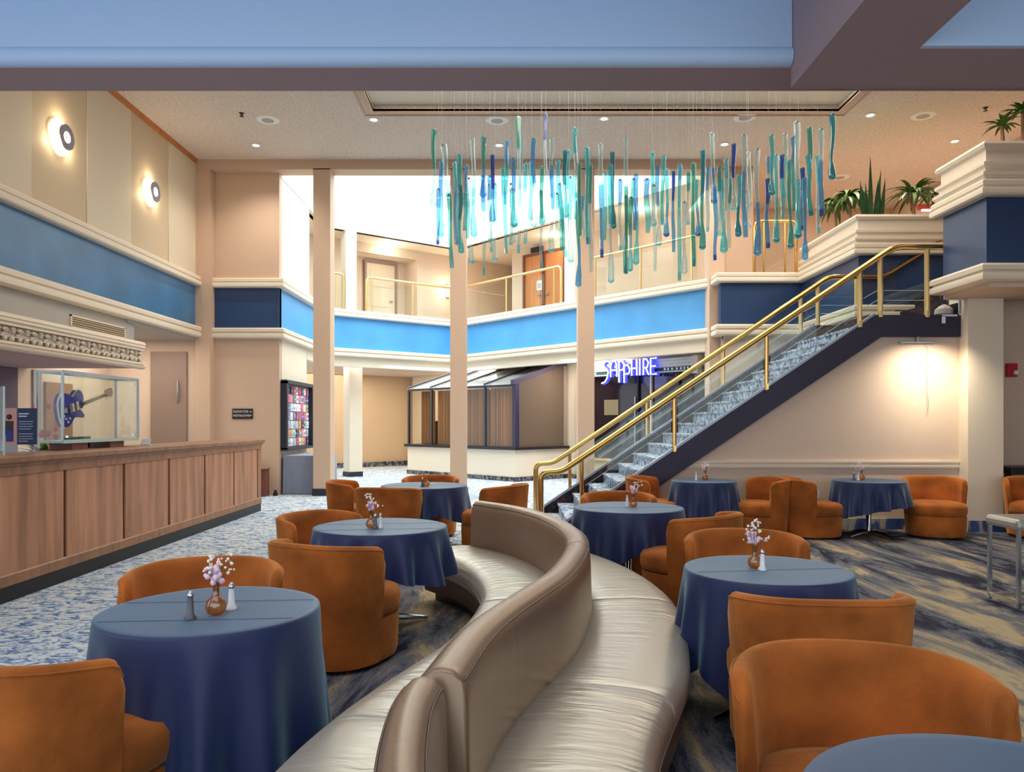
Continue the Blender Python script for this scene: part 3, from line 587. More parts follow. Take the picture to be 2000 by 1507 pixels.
for i in range(6):
    link('tuning_peg', MB().ball(G(.72+.05*(i//2), .055 if i % 2 else -.055, .02), .010, 6, 4), CHROME, gt)
link('strings', MB().tube([G(-.1, .012, .048), G(.70, .010, .056)], .0012, 4).tube([G(-.1, -.012, .048), G(.70, -.010, .056)], .0012, 4).tube([G(-.1, 0, .048), G(.70, 0, .056)], .0012, 4), CHROME, gt)
# portrait and text board beside the case
sb = thing('sign_board', 'portrait and text panel standing left of the display case', 'sign', (-4.80, 7.5, 1.256))
link('acrylic_stand', MB().box(-.19, .19, -.06, .06, 0, .008).box(-.19, .19, -.006, .0, .008, .12), GLASS, sb)
link('portrait_panel', MB().box(-.165, -.03, -.012, -.004, .08, .435), mat('portrait_pink', srgb(206, 150, 142), .5), sb)
link('text_panel', MB().box(-.025, .165, -.012, -.004, .08, .435), mat('text_navy', srgb(30, 46, 84), .5), sb)
link('painted_figure', MB().box(-.14, -.06, -.014, -.012, .17, .31).ball((-.10, -.013, .35), .026, 8, 5), mat('figure_dark', srgb(62, 44, 50), .6), sb)
link('painted_guitar', MB().prism([(-.13, -.018), (-.06, -.018), (-.06, -.014), (-.13, -.014)], .11, .22), mat('figure_blue', srgb(40, 50, 120), .5), sb)
tx = mat('text_white', srgb(214, 220, 230), .6)
for i in range(12):
    wd = [.10, .08, .0, .14, .13, .14, .12, .0, .14, .13, .14, .09][i]
    if wd: link('text_line', MB().box(-.01, -.01+wd, -.0135, -.012, .375-i*.024, .375-i*.024+(.010 if i < 2 else .004)), tx, sb)
# sneeze guard
sg = thing('acrylic_screen', 'clear acrylic screen with steel clamps left of the portrait panel', 'screen', (-4.87, 6.9, 1.256))
link('screen_pane', MB().box(-.30, .30, -.004, .004, .05, .62), GLASS, sg); link('screen_edge', MB().box(.30, .312, -.006, .006, .0, .62).box(-.30, .30, -.006, .006, .045, .056), GEDGE, sg)
for x in (-.2, .2): link('clamp', MB().box(x-.012, x+.012, -.015, .015, 0, .07), STEEL, sg)
# card holder
ch = thing('card_holder', 'small white card on a holder at the far part of the desk', 'card', (-4.75, 9.95, 1.256))
link('card', MB().obox((-.06, 0, .01), (.12, 0, 0), (0, .03, .07), (0, .004, -.001)), WSALT, ch); link('holder_base', MB().box(-.065, .065, -.02, .05, 0, .01), GEDGE, ch)
# computer monitor and flowers behind the desk
mo = thing('computer_monitor', 'dark computer monitor behind the reception desk', 'monitor', (-5.3, 9.35, .78))
link('screen', MB().box(-.02, .02, -.28, .28, .22, .60), BLACK, mo, bevel=.006); link('monitor_stand', MB().lathe([(.11, 0), (.11, .012), (.02, .02), (.02, .25)], n=12), BLACK, mo)
fa = thing('flower_arrangement', 'red and green flower arrangement behind the display case', 'plant', (-5.32, 8.75, .78))
link('flower_bowl', MB().lathe([(.07, 0), (.13, .1), (.15, .30), (.13, .42)], n=14), mat('pale_pot', srgb(180, 186, 170), .5), fa, True)
def leafblade(b, p, d, L, wd, droop, seg=5):
    p = Vector(p); d = Vector(d).normalized(); side = d.cross(Vector((0, 0, 1)))
    if side.length < .1: side = Vector((1, 0, 0))
    side.normalize(); pts = []; cur = p.copy(); dd = d.copy()
    for i in range(seg+1):
        t = i/seg; ww = wd*math.sin(PI*min(1, .12+.88*t)**.8)*.5+.001
        pts.append((cur-side*ww, cur+side*ww, cur+Vector((0, 0, -ww*.25))))
        dd = (dd+Vector((0, 0, -droop/seg))).normalized(); cur = cur+dd*(L/seg)
    vs = []; fs = []
    for a, c, m_ in pts: vs += [a, m_, c]
    for i in range(seg): k = i*3; fs += [(k, k+1, k+4, k+3), (k+1, k+2, k+5, k+4)]
    b.add(vs, fs)
b = MB()
for i in range(34):
    a = R.uniform(0, 2*PI); leafblade(b, (0, 0, .38), (math.cos(a), math.sin(a), R.uniform(.2, 1.6)), R.uniform(.2, .34), .07, .8)
link('leaves', b, GREEN, fa, fix=False)
b = MB()
for i in range(16):
    a = R.uniform(0, 2*PI); b.ball((.15*math.cos(a)*R.random(), .22*math.sin(a), R.uniform(.6, .98)), .03, 6, 4, 1.3)
link('blossoms', b, mat('red_flower', srgb(216, 96, 80), .6), fa, True)
ck = thing('counter_stand', 'dark card rack behind the right part of the display case', 'rack', (-5.25, 9.75, .78))
link('rack_body', MB().prism([(-.06, -.16), (.06, -.16), (.06, .16), (-.06, .16)], 0, .55), BLACK, ck, bevel=.01); link('rack_card', MB().box(.061, .066, -.12, .12, .30, .52), GREYP, ck)

# wall lights above reception (backlit rings)
for yy, zz, lb in ((11.34, 5.76, 'round backlit wall light nearer the camera, above reception'), (14.16, 5.80, 'round backlit wall light nearer the corner column')):
    t = thing('ring_wall_light', lb, 'light', (-6.70, yy, zz), group='round wall lights above reception')
    def ringx(r0, r1, xa, xb, n=32):
        b = MB(); vs = []
        for x_ in (xa, xb):
            for r_ in (r0, r1):
                for i in range(n): a = 2*PI*i/n; vs.append((x_, r_*math.cos(a), r_*math.sin(a)))
        fs = []
        for i in range(n):
            j = (i+1) % n
            fs += [(i, j, n+j, n+i), (2*n+i, 3*n+i, 3*n+j, 2*n+j), (n+i, n+j, 3*n+j, 3*n+i), (i, 2*n+i, 2*n+j, j)]
        b.add(vs, fs); return b
    link('ring', ringx(.085, .185, .12, .135), mat('ring_grey', srgb(150, 146, 156), .4), t)
    link('centre_lens', ringx(.0, .075, .10, .115), emit('lens_glow', (1, .92, .82, 1), 9), t)
    link('halo_disc', ringx(.0, .265, .02, .03), emit('painted_halo', (1, .84, .58, 1), 2.2), t)  # glowing disc paints the halo of light on the wall behind the ring
    link('mount_stem', MB().tube([(0, 0, 0), (.12, 0, 0)], .02, 8), STEEL, t)
    l = bpy.data.lights.new('ring_lamp', 'POINT'); l.energy = 3.5; l.color = (1, .78, .5); l.shadow_soft_size = .05
    for a in range(3):
        lo = bpy.data.objects.new('ring_lamp', l); C.objects.link(lo); an = PI/2+a*2*PI/3
        lo.location = (-6.70+.085, yy+.215*math.cos(an), zz+.215*math.sin(an))
# ceiling downlights and discs
gl = 'recessed downlights in the hall ceiling'
dl = [(500, 283, 'over the corner by the ring wall lights'), (730, 233, 'beside the tray corner nearest reception'), (975, 283, 'behind the pale glass pendants'), (1180, 231, 'beside the middle of the tray'), (1415, 281, 'behind the right half of the glass cluster'), (1700, 224, 'right of the ceiling tray'), (1865, 275, 'near the top right planter')]
for px, py, l_ in dl:
    d = 5.57*F/(825-py); x = (px-1000)*d/F
    t = thing('downlight', 'recessed round downlight '+l_, 'ceiling light', (x, d, 7.12), group=gl)
    link('trim_ring', MB().lathe([(.06, -.012), (.10, -.012), (.10, -.002), (.06, -.002), (.06, -.012)], n=20, cap=False), WHITE, t, True)
    link('lamp', MB().lathe([(.0005, -.010), (.062, -.010), (.062, -.004), (.0005, -.004)], n=20), LAMPW, t)
    spot('downlight_lamp', (x, d, 7.08), 150, 130)
for px, py, l_ in ((523, 234, 'nearest the crown strip'), (971, 235, 'in the middle beside the tray'), (1455, 229, 'above the right part of the glass cluster'), (1803, 226, 'right of the downlight by the tray'), (1640, 346, 'farthest back above the plants')):
    d = 5.57*F/(825-py); x = (px-1000)*d/F
    o = link('ceiling_speaker', MB().lathe([(.0005, -.006), (.10, -.006), (.11, -.014), (.19, -.014), (.21, -.002)], n=24, cap=False), WHITE, smooth=True, loc=(x, d, 7.12)); link('speaker_grille', MB().lathe([(.0005, -.017), (.11, -.017), (.11, -.010), (.0005, -.010)], n=20), GREYP, o)
    tag(o, 'round flush ceiling speaker '+l_, 'speaker', 'round speakers in the hall ceiling')
for px, py, l_ in ((472, 221, 'left of the ceiling tray'), (1925, 210, 'above the top right plant')):
    d = 5.57*F/(825-py); x = (px-1000)*d/F
    o = link('sprinkler', MB().lathe([(.05, 0), (.04, -.01), (.015, -.02), (.015, -.05), (.04, -.055), (.04, -.06)], n=12), DARK, loc=(x, d, 7.12)); tag(o, 'small sprinkler head '+l_, 'sprinkler')

# ------------------------------------------------------------------ sign, brochure board, draped table
s_ = thing('direction_sign', 'small dark sign reading elevator and restrooms on the peach wall', 'sign', (-5.78, 16.49, 1.74))
link('sign_plate', MB().box(-.22, .22, -.015, 0, -.11, .11), mat('sign_brown', srgb(48, 36, 34), .5), s_)
def text(body, parent, loc, size, m, name='lettering', rz=0, ext=.002):
    cu = bpy.data.curves.new(name, 'FONT'); cu.body = body; cu.size = size; cu.extrude = ext; cu.materials.append(m)
    tmp = bpy.data.objects.new(name, cu); C.objects.link(tmp); dg_ = bpy.context.evaluated_depsgraph_get()
    me = bpy.data.meshes.new_from_object(tmp.evaluated_get(dg_)); bpy.data.objects.remove(tmp)
    o = bpy.data.objects.new(name, me); C.objects.link(o); o.parent = parent; o.location = loc; o.rotation_euler = (PI/2, 0, rz); return o
text('ELEVATOR', s_, (-.20, -.017, .025), .068, tx); text('RESTROOMS', s_, (-.20, -.017, -.06), .062, tx)
for z, a in ((.045, 0), (-.04, .7)):
    c, s2 = math.cos(a), math.sin(a)
    q = lambda u, v: (.165+u*c-v*s2, z+u*s2+v*c)
    pts = [q(-.03, -.004), q(.01, -.004), q(.01, -.015), q(.035, 0), q(.01, .015), q(.01, .004), q(-.03, .004)]
    b = MB(); n = 7; b.add([(u, -.019, v) for u, v in pts]+[(u, -.016, v) for u, v in pts], [tuple(range(n)), tuple(range(n, 2*n))[::-1]]+[(i, (i+1) % n, n+(i+1) % n, n+i) for i in range(n)])
    link('arrow', b, tx, s_)
bb = thing('brochure_board', 'tall dark framed board full of colourful brochures', 'notice board', (-4.99, 17.7, 1.0))
link('backing', MB().box(0, .02, -1.05, 1.05, 0, 1.42), GREYP, bb)
link('board_frame', MB().box(0, .13, -1.12, -1.02, -.03, 1.45).box(0, .13, 1.02, 1.12, -.03, 1.45).box(0, .13, -1.12, 1.12, 1.40, 1.48).box(0, .13, -1.12, 1.12, -.06, 0), NAVYB, bb)
cc = [(214, 224, 232), (120, 130, 190), (232, 150, 130), (230, 120, 150), (240, 240, 240), (90, 110, 160), (200, 80, 110), (220, 190, 120), (180, 200, 214), (60, 66, 90), (244, 236, 226)]
for r in range(7):
    for c in range(9):
        col = R.choice(cc)
        bro = link('brochure', MB().box(.02, .035+.02*R.random(), -.98+c*.218, -.98+c*.218+.19, .03+r*.195, .03+r*.195+.165), mat('brochure_%d_%d_%d' % col, srgb(*col), .5), bb)
        link('brochure_print', MB().box(.055, .057, -.95+c*.218, -.95+c*.218+.13*R.random()+.03, .08+r*.195, .08+r*.195+.07*R.random()+.01), mat('print_%d' % R.choice((1, 2, 3)), srgb(*R.choice(cc)), .5), bro)
dt = thing('side_table', 'table under the brochure board, draped to the floor in grey cloth', 'table', (-4.62, 17.6, 0))
link('tabletop', MB().box(-.33, .33, -.98, .98, .80, .83), WOOD, dt)
for sx in (-.28, .28):
    for sy in (-.9, .9): link('leg', MB().tube([(sx, sy, 0), (sx, sy, .8)], .02, 6), STEEL, dt)
def drape(path_fn, n, z_top, z_bot, amp, freq, seed):
    rr = random.Random(seed); ph = rr.random()*6; b = MB(); rows = 8; vs = []
    for j in range(rows+1):
        t = j/rows
        for i in range(n):
            x, y, nx, ny = path_fn(i/n); a = amp*t*(math.sin(freq*2*PI*i/n+ph)+.5*math.sin(freq*2.3*2*PI*i/n+ph*2))+.02*t
            vs.append((x+nx*a, y+ny*a, z_top+(z_bot-z_top)*t))
    fs = [(j*n+i, j*n+(i+1) % n, (j+1)*n+(i+1) % n, (j+1)*n+i) for j in range(rows) for i in range(n)]
    fs.append(tuple(range(n)))
    b.add(vs, fs); return b
def rectpath(hx, hy, r=.06):
    def f(t):
        per = 4*(hx+hy); s = t*per
        for (x0, y0, x1, y1, nx, ny) in ((-hx, -hy, hx, -hy, 0, -1), (hx, -hy, hx, hy, 1, 0), (hx, hy, -hx, hy, 0, 1), (-hx, hy, -hx, -hy, -1, 0)):
            L = abs(x1-x0)+abs(y1-y0)
            if s <= L: u = s/L; return (x0+(x1-x0)*u, y0+(y1-y0)*u, nx, ny)
            s -= L
        return (-hx, -hy, -1, 0)
    return f
o = link('tablecloth', drape(rectpath(.345, 1.0), 120, .836, .01, .018, 16, 3), GCLOTH, smooth=True, angle=60, loc=(-4.60, 17.6, 0)); tag(o, 'grey cloth hanging to the floor below the brochure board', 'tablecloth')
o = thing('leaflet_stand', 'white leaflet stand on the grey draped table', 'leaflet holder', (-4.5, 17.9, .84))
link('leaflet', MB().obox((-.10, -.05, .0), (.2, 0, 0), (0, .06, .24), (0, .004, 0)), WSALT, o); link('stand_foot', MB().box(-.1, .1, -.06, .08, 0, .008), GEDGE, o)

# ------------------------------------------------------------------ glazed kiosk
K0 = Vector((.09, 20.1)); ul = Vector((-.707, .707)); ur = Vector((.707, .707)); KL, KW = 4.62, 2.08
ki = thing('glazed_kiosk', 'lean-to glazed kiosk with curtains behind its panes', 'kiosk', (K0.x, K0.y, 0))
def kp(s, t, z): q = ul*s+ur*t; return (q.x, q.y, z)
def kbox(s0, s1, t0, t1, z0, z1): return MB().obox(kp(s0, t0, z0), (ul.x*(s1-s0), ul.y*(s1-s0), 0), (ur.x*(t1-t0), ur.y*(t1-t0), 0), (0, 0, z1-z0))
link('low_wall', kbox(0, KL, 0, KW, .12, .83), CREAM, ki); link('wall_base', kbox(-.02, KL+.02, -.02, KW, 0, .12), CARPBASE, ki)
link('window_ledge', kbox(-.08, KL+.08, -.08, KW, .83, .905), DARK, ki, bevel=.01)
for s in (0, 1.155, 2.31, 3.465, 4.56): link('post', kbox(s-.0, s+.06, 0, .06, .9, 2.55), mat('kiosk_frame', srgb(70, 72, 84), .4, metal=.4), ki)
KF = MATS['kiosk_frame']
link('corner_post', kbox(-.02, .10, -.02, .12, .9, 2.57), mat('kiosk_corner', srgb(50, 46, 70), .4), ki)
link('front_beam', kbox(0, KL, 0, .06, 2.50, 2.56), KF, ki)
for i in range(4): link('glass_pane', kbox(i*1.155+.07, (i+1)*1.155-.01, .02, .03, .91, 2.5), KGLASS, ki)
for i in range(4):
    b = MB(); n = 72; s0, s1 = i*1.155+.1, (i+1)*1.155-.03
    if i == 3: s1 = s0+.62
    vs = []
    for z in (.92, 2.49):
        for k in range(n+1): vs.append(kp(s0+(s1-s0)*k/n, .20+.055*math.sin(k*.70+i)+.012*math.sin(k*.31+1), z))
    b.add(vs, [(k, k+1, n+2+k, n+1+k) for k in range(n)]); link('curtain', b, CURT, ki, True, 80, fix=False)
link('inner_back', kbox(.1, KL-.05, 1.2, 1.22, .9, 2.5), mat('kiosk_inside', srgb(90, 64, 50), .8), ki)
link('low_cabinet', kbox(3.75, 4.4, .4, .8, .9, 1.6), BLACK, ki)
# roof: sloping from z 2.56 (t=0) to 3.2 (t=KW)
zr = lambda t: 2.57+.64*t/KW
def kslab(s0, s1, t0, t1, th, m, nm):
    a = [kp(s0, t0, zr(t0)), kp(s1, t0, zr(t0)), kp(s1, t1, zr(t1)), kp(s0, t1, zr(t1))]
    return link(nm, MB().add([(x, y, z) for x, y, z in a]+[(x, y, z+th) for x, y, z in a], [(0, 1, 2, 3), (7, 6, 5, 4), (0, 4, 5, 1), (1, 5, 6, 2), (2, 6, 7, 3), (3, 7, 4, 0)]), m, ki)
for i in range(4): kslab(i*1.155+.03, (i+1)*1.155-.03, -.05, KW, .015, KROOF, 'roof_pane')
for s in (1.155, 2.31, 3.465, 4.56): kslab(s-.03, s+.03, -.04, KW, .06, KF, 'rafter')
kslab(-.04, .12, -.06, KW+.02, .12, mat('kiosk_gable_frame', srgb(72, 62, 84), .5), 'gable_rafter')
tri = MB(); a = [kp(.02, .08, .905), kp(.02, KW, .905), kp(.02, KW, zr(KW)-.01), kp(.02, .08, zr(.08)-.01)]
tri.add(a+[(x+ul.x*.02, y+ul.y*.02, z) for x, y, z in a], [(0, 1, 2, 3), (7, 6, 5, 4), (0, 4, 5, 1), (1, 5, 6, 2), (2, 6, 7, 3), (3, 7, 4, 0)])
link('side_panel', tri, BROWNP, ki); link('side_post', kbox(-.01, .05, KW-.16, KW-.02, .9, 3.14), mat('kiosk_side_post', srgb(150, 138, 124), .5), ki)

# ------------------------------------------------------------------ shop front with neon sign
S0 = Vector((1.37, 21.36)); du = Vector((.640, -.768)); dn = Vector((-.768, -.640))
def sp(s, out, z): q = S0+du*s+dn*out; return (q.x, q.y, z)
def sbox(s0, s1, o0, o1, z0, z1): return MB().obox(sp(s0, o0, z0), (du.x*(s1-s0), du.y*(s1-s0), 0), (dn.x*(o1-o0), dn.y*(o1-o0), 0), (0, 0, z1-z0))
sf = struct('window_2', sbox(.95, 4.75, -.25, -.20, 0, 2.8), DGLASS, 'dark glazed shop front under the neon sign', 'window')
for s in (.95, 2.62, 3.05, 3.9, 4.7): link('mullion', sbox(s, s+.05, -.2, -.14, 0, 2.78), DARK if s != 3.05 else CREAMD, sf)
link('door_pull', sbox(2.58, 2.61, -.14, -.10, .9, 2.2), STEEL, sf)
link('threshold', sbox(.95, 4.75, -.2, -.12, 0, .10), DARK, sf)
link('poster', sbox(1.45, 1.95, -.2, -.19, 1.75, 2.15), mat('poster_olive', srgb(120, 110, 80), .6), sf)
link('low_shelf', sbox(1.0, 2.5, -.2, .0, .55, .60), mat('shelf_pale', srgb(220, 180, 120), .5), sf); link('low_front', sbox(1.0, 2.4, -.2, -.05, 0.1, .55), CREAMD, sf)
sn = thing('shop_sign', 'white and green banded sign box carrying a blue neon word', 'sign', sp(2.7, 0, 2.76))
def sloc(b):  # to local
    o = Vector(sp(2.7, 0, 2.76)); b.v = [tuple(Vector(p)-o) for p in b.v]; return b
link('sign_box', sloc(sbox(.95, 4.5, -.15, 0, 2.77, 3.10)), WHITE, sn); link('green_stripe', sloc(sbox(.95, 4.42, 0, .01, 2.80, 2.88)), mat('dark_green', srgb(24, 62, 58), .4), sn)
for z in (2.775, 2.885, 2.95, 3.02, 3.08): link('white_rib', sloc(sbox(.95, 4.5, 0, .03, z, z+.016)), mat('pale_grey_rib', srgb(196, 206, 206), .4), sn)
link('sign_end', sloc(sbox(4.42, 4.62, -.15, .03, 2.70, 3.13)), CREAM, sn, bevel=.03)
STR = {  # strokes in a unit box (x 0-1, y 0-1)
 'S': [[(.95, .86), (.8, 1.0), (.45, 1.02), (.2, .86), (.25, .66), (.55, .5), (.72, .3), (.6, -.05), (.35, -.3), (.0, -.38)]],
 'A': [[(.1, 0), (.1, .72), (.3, .98), (.7, .98), (.9, .75), (.9, 0)], [(.1, .42), (.9, .42)]],
 'P': [[(.15, -.38), (.15, .98)], [(.15, .95), (.6, .95), (.95, .72), (.8, .42), (.15, .38)]],
 'p': [[(.15, -.42), (.15, .70)], [(.15, .66), (.6, .68), (.95, .45), (.8, .15), (.15, .12)]],
 'H': [[(.12, 0), (.12, 1)], [(.88, 0), (.88, 1)], [(.12, .45), (.88, .45)]],
 'I': [[(.5, 0), (.5, 1)]],
 'R': [[(.12, 0), (.12, 1)], [(.12, .97), (.6, .97), (.92, .75), (.7, .45), (.12, .42)], [(.5, .43), (.95, 0)]],
 'E': [[(.95, .98), (.15, .98), (.15, .02), (.98, .02)], [(.15, .5), (.85, .5)]]}
pos = [('S', 1.70, .32), ('A', 1.99, .26), ('P', 2.27, .22), ('p', 2.44, .24), ('H', 2.70, .22), ('I', 2.92, .14), ('R', 3.08, .20), ('E', 3.30, .22)]
for chx, s0, wd in pos:
    par_ = sn
    for nm, rad, out, m in (('neon_halo_backing', .048, .10, NEONB), ('neon_letter', .018, .17, NEON)):
        b = MB()
        for st in STR[chx]:
            b.tube([sp(s0+u*wd, out, 2.72+v*.40) for u, v in st], rad, 6)
        par_ = link(nm, sloc(b), m, par_)
for s in (1.1, 1.2, 1.3, 3.62, 3.72, 3.84, 3.98, 4.1, 4.2, 4.3): link('small_letter_mark', sloc(sbox(s, s+.05, .01, .02, 2.815, 2.865)), WHITE, sn)
l = bpy.data.lights.new('neon_glow', 'POINT'); l.energy = 10; l.color = (.25, .3, 1); l.shadow_soft_size = .3; lo = bpy.data.objects.new('neon_glow', l); C.objects.link(lo); lo.location = sp(2.6, .5, 2.7)

# ------------------------------------------------------------------ staircase
NY, FY = 11.0, 13.25
st = thing('staircase', 'straight carpeted staircase with navy stringers rising to a landing', 'stairs', (.6, 12.1, 0))
steps = 18; x1_ = .80; rise, run = .172, .256
for k_ in range(1, steps):
    xx = x1_+(k_-1)*run; z = k_*rise
    link('riser', MB().box(xx, xx+.02, NY+.06, FY-.06, z-rise, z-.01), STEPC, st, world=True)
    link('tread', MB().box(xx-.02, xx+run+.02, NY+.06, FY-.06, z-.03, z), STEPC, st, world=True)
def stringer(y0, y1, top, th, x_end):
    b = MB(); xs0 = .55
    pts = [(xs0, max(0, zs(xs0)+top)), (5.2, 3.09+top*.0+ (0 if top == 0 else .0)), (x_end, 3.09), (x_end, 2.78), (5.295, 2.78), (1.16, 0), (xs0, 0)]
    if top: pts[1] = (5.2-top/.672*.0, 3.09+top); pts[2] = (x_end, 3.09+top)
    n = len(pts); b.add([(x, y0, z) for x, z in pts]+[(x, y1, z) for x, z in pts], [tuple(range(n)), tuple(range(n, 2*n))[::-1]]+[(i, n+i, n+(i+1) % n, (i+1) % n) for i in range(n)])
    return b
link('near_stringer', stringer(NY, NY+.06, 0, .37, 6.51), STRING, st, world=True)
link('far_stringer', stringer(FY-.06, FY, .13, .37, 6.4), STEPD, st, world=True)
link('stringer_cap', MB().add([(.55, NY-.005, zs(.55)), (5.2, NY-.005, 3.09), (5.2, NY-.005, 3.125), (.55, NY-.005, zs(.55)+.04), (.55, NY+.06, zs(.55)), (5.2, NY+.06, 3.09), (5.2, NY+.06, 3.125), (.55, NY+.06, zs(.55)+.04)], [(0, 1, 2, 3), (7, 6, 5, 4), (0, 4, 5, 1), (1, 5, 6, 2), (2, 6, 7, 3), (3, 7, 4, 0)]), CAPM, st, world=True)
link('stringer_cap', MB().add([(.55, FY-.06, zs(.55)+.13), (5.2, FY-.06, 3.22), (5.2, FY-.06, 3.255), (.55, FY-.06, zs(.55)+.17), (.55, FY, zs(.55)+.13), (5.2, FY, 3.22), (5.2, FY, 3.255), (.55, FY, zs(.55)+.17)], [(0, 1, 2, 3), (7, 6, 5, 4), (0, 4, 5, 1), (1, 5, 6, 2), (2, 6, 7, 3), (3, 7, 4, 0)]), CAPM, st, world=True)
link('landing', MB().box(5.13, 6.5, NY+.06, FY-.06, 2.80, 3.10), STEPD, st, world=True)
b = MB()
link('soffit_board', MB().add([(1.2, NY+.2, .02), (5.3, NY+.2, 2.78), (5.3, FY-.06, 2.78), (1.2, FY-.06, .02), (1.2, NY+.2, .06), (5.3, NY+.2, 2.82), (5.3, FY-.06, 2.82), (1.2, FY-.06, .06)], [(0, 3, 2, 1), (4, 5, 6, 7), (0, 1, 5, 4), (1, 2, 6, 5), (2, 3, 7, 6), (3, 0, 4, 7)]), STRING, st, world=True)
for k_ in range(7):
    xx = 6.4+k_*run; link('upper_step', MB().box(xx, xx+run+.02, NY+.06, FY-.06, 3.10+k_*rise-(0 if k_ else .1), 3.10+(k_+1)*rise), STEPD, st, world=True)
link('upper_stringer', MB().add([(6.0, FY-.05, 3.1), (8.1, FY-.05, 4.45), (8.1, FY-.05, 4.1), (6.3, FY-.05, 3.0), (6.0, FY, 3.1), (8.1, FY, 4.45), (8.1, FY, 4.1), (6.3, FY, 3.0)], [(0, 1, 2, 3), (7, 6, 5, 4), (0, 4, 5, 1), (1, 5, 6, 2), (2, 6, 7, 3), (3, 7, 4, 0)]), STRING, st, world=True)
def smooth_path(pts, r=.10, n=5):
    out = [Vector(pts[0])]
    for i in range(1, len(pts)-1):
        p = Vector(pts[i]); a = Vector(pts[i-1])-p; c = Vector(pts[i+1])-p; rr = min(r, a.length*.45, c.length*.45)
        a.normalize(); c.normalize(); A = p+a*rr; B = p+c*rr
        for k in range(n+1): t = k/n; out.append(A*(1-t)**2+p*2*t*(1-t)+B*t*t)
    out.append(Vector(pts[-1])); return out
rz_ = lambda x: 4.065-.672*(5.49-x)
for yy, lab, far in ((NY, 'brass handrail with glass panels on the near side of the stairs', 0), (FY, 'brass handrail with glass panels on the far side of the stairs', 1)):
    rl = thing('handrail', lab, 'railing', (.6, yy, 0), group='brass stair handrails')
    pts = [(.41, yy, 0), (.41, yy, .845), (.70, yy, .845), (5.47, yy, 4.065)]
    if far: pts += [(6.43, yy, 4.065), (8.0, yy, 5.05)]
    else: pts += [(7.0, yy, 4.065)]
    link('brass_rail', MB().tube(smooth_path(pts, .14), .043, 12), BRASS, rl, True, 60, world=True)
    link('floor_flange', MB().lathe([(.08, 0), (.08, .01), (.055, .02)], (.41, yy, 0), 14), BRASS, rl, True, world=True)
    px_ = [1.0, 2.33, 3.65, 4.985, 5.28, 5.95]
    for i, x in enumerate(px_):
        zt = rz_(x) if x < 5.47 else 4.065; zb = zs(x) if x < 5.2 else 3.09
        if far: zb += .1
        link('post', MB().tube([(x, yy+.01, zb-.03), (x, yy+.01, zt-.02)], .030 if i < 3 else .038, 8).box(x-.018, x+.018, yy-.03, yy+.03, zb-.02, zb+.06), BRASS if i < 3 else BRASSP, rl, True, world=True)
    for i in range(5):
        xa, xb = px_[i]+.05, px_[i+1]-.05
        f0 = lambda x: (zs(x) if x < 5.2 else 3.09)+(.13 if far else 0)+.05
        f1 = lambda x: (rz_(x) if x < 5.47 else 4.065)-.12
        a = [(xa, f0(xa)), (xb, f0(xb)), (xb, f1(xb)), (xa, f1(xa))]
        b = MB(); b.add([(x, yy-.003, z) for x, z in a]+[(x, yy+.003, z) for x, z in a], [(0, 1, 2, 3), (7, 6, 5, 4), (0, 4, 5, 1), (1, 5, 6, 2), (2, 6, 7, 3), (3, 7, 4, 0)])
        link('glass_panel', b, GLASS, rl, world=True)
        for h_ in (.16, .30): link('glass_line', MB().tube([(xa, yy-.004, f0(xa)+h_), (xb, yy-.004, f0(xb)+h_)], .004, 4), GEDGE, rl, world=True)
# balcony rails
def glass_rail(label, pts2, z0, z1, end0=True, end1=True, grp='brass and glass balcony rails', m=BRASSP, posts=None, r=.035):
    p0, p1 = Vector(pts2[0]), Vector(pts2[1]); d = (p1-p0); L = d.length; d.normalize()
    t = thing('balcony_rail', label, 'railing', (p0.x, p0.y, z0), group=grp)
    pl = []
    if end0: pl.append((0, 0, 0))
    pl += [(0, 0, z1-z0), (d.x*L, d.y*L, z1-z0)]
    if end1: pl.append((d.x*L, d.y*L, 0))
    link('top_rail', MB().tube(smooth_path(pl, .14), r, 8), m, t, True, 60)
    for s in (posts or [L*.06, L*.5, L*.94]): link('post', MB().tube([(d.x*s, d.y*s, 0), (d.x*s, d.y*s, z1-z0)], .022, 8), m, t, True)
    n = Vector((-d.y, d.x))
    link('glass_panel', MB().obox((d.x*.06, d.y*.06, .08), (d.x*(L-.12), d.y*(L-.12), 0), (n.x*.008, n.y*.008, 0), (0, 0, z1-z0-.2)), GLASS, t)
    return t
def abp(x, off=0): return (x+.05, ab_line(x, 0)+off)
cfy = lambda x: V_[1]+(x-V_[0])*(E_[1]-V_[1])/(E_[0]-V_[0])
glass_rail('brass balcony rail in front of the pale guest door', (abp(-4.12, .1), abp(-1.78, .1)), 4.64, 5.62)
glass_rail('short brass balcony rail left of the far balcony column', (abp(-4.98, .1), abp(-4.66, .1)), 4.64, 5.62, False, True, posts=[.2])
glass_rail('brass balcony rail in front of the orange double doors', ((-1.6, cfy(-1.6)+.12), (1.28, cfy(1.28)+.12)), 4.64, 5.64, False, True)
glass_rail('brass balcony rail right of the third column', ((1.95, cfy(1.95)+.12), (4.1, cfy(4.1)+.12)), 4.64, 5.66, False, False)
glass_rail('brass rail on the blue banded parapet beside the stairs', ((5.05, 16.0), (5.92, 16.0)), 4.64, 5.74, m=BRASS, posts=[.2, .64], grp='brass and glass balcony rails')
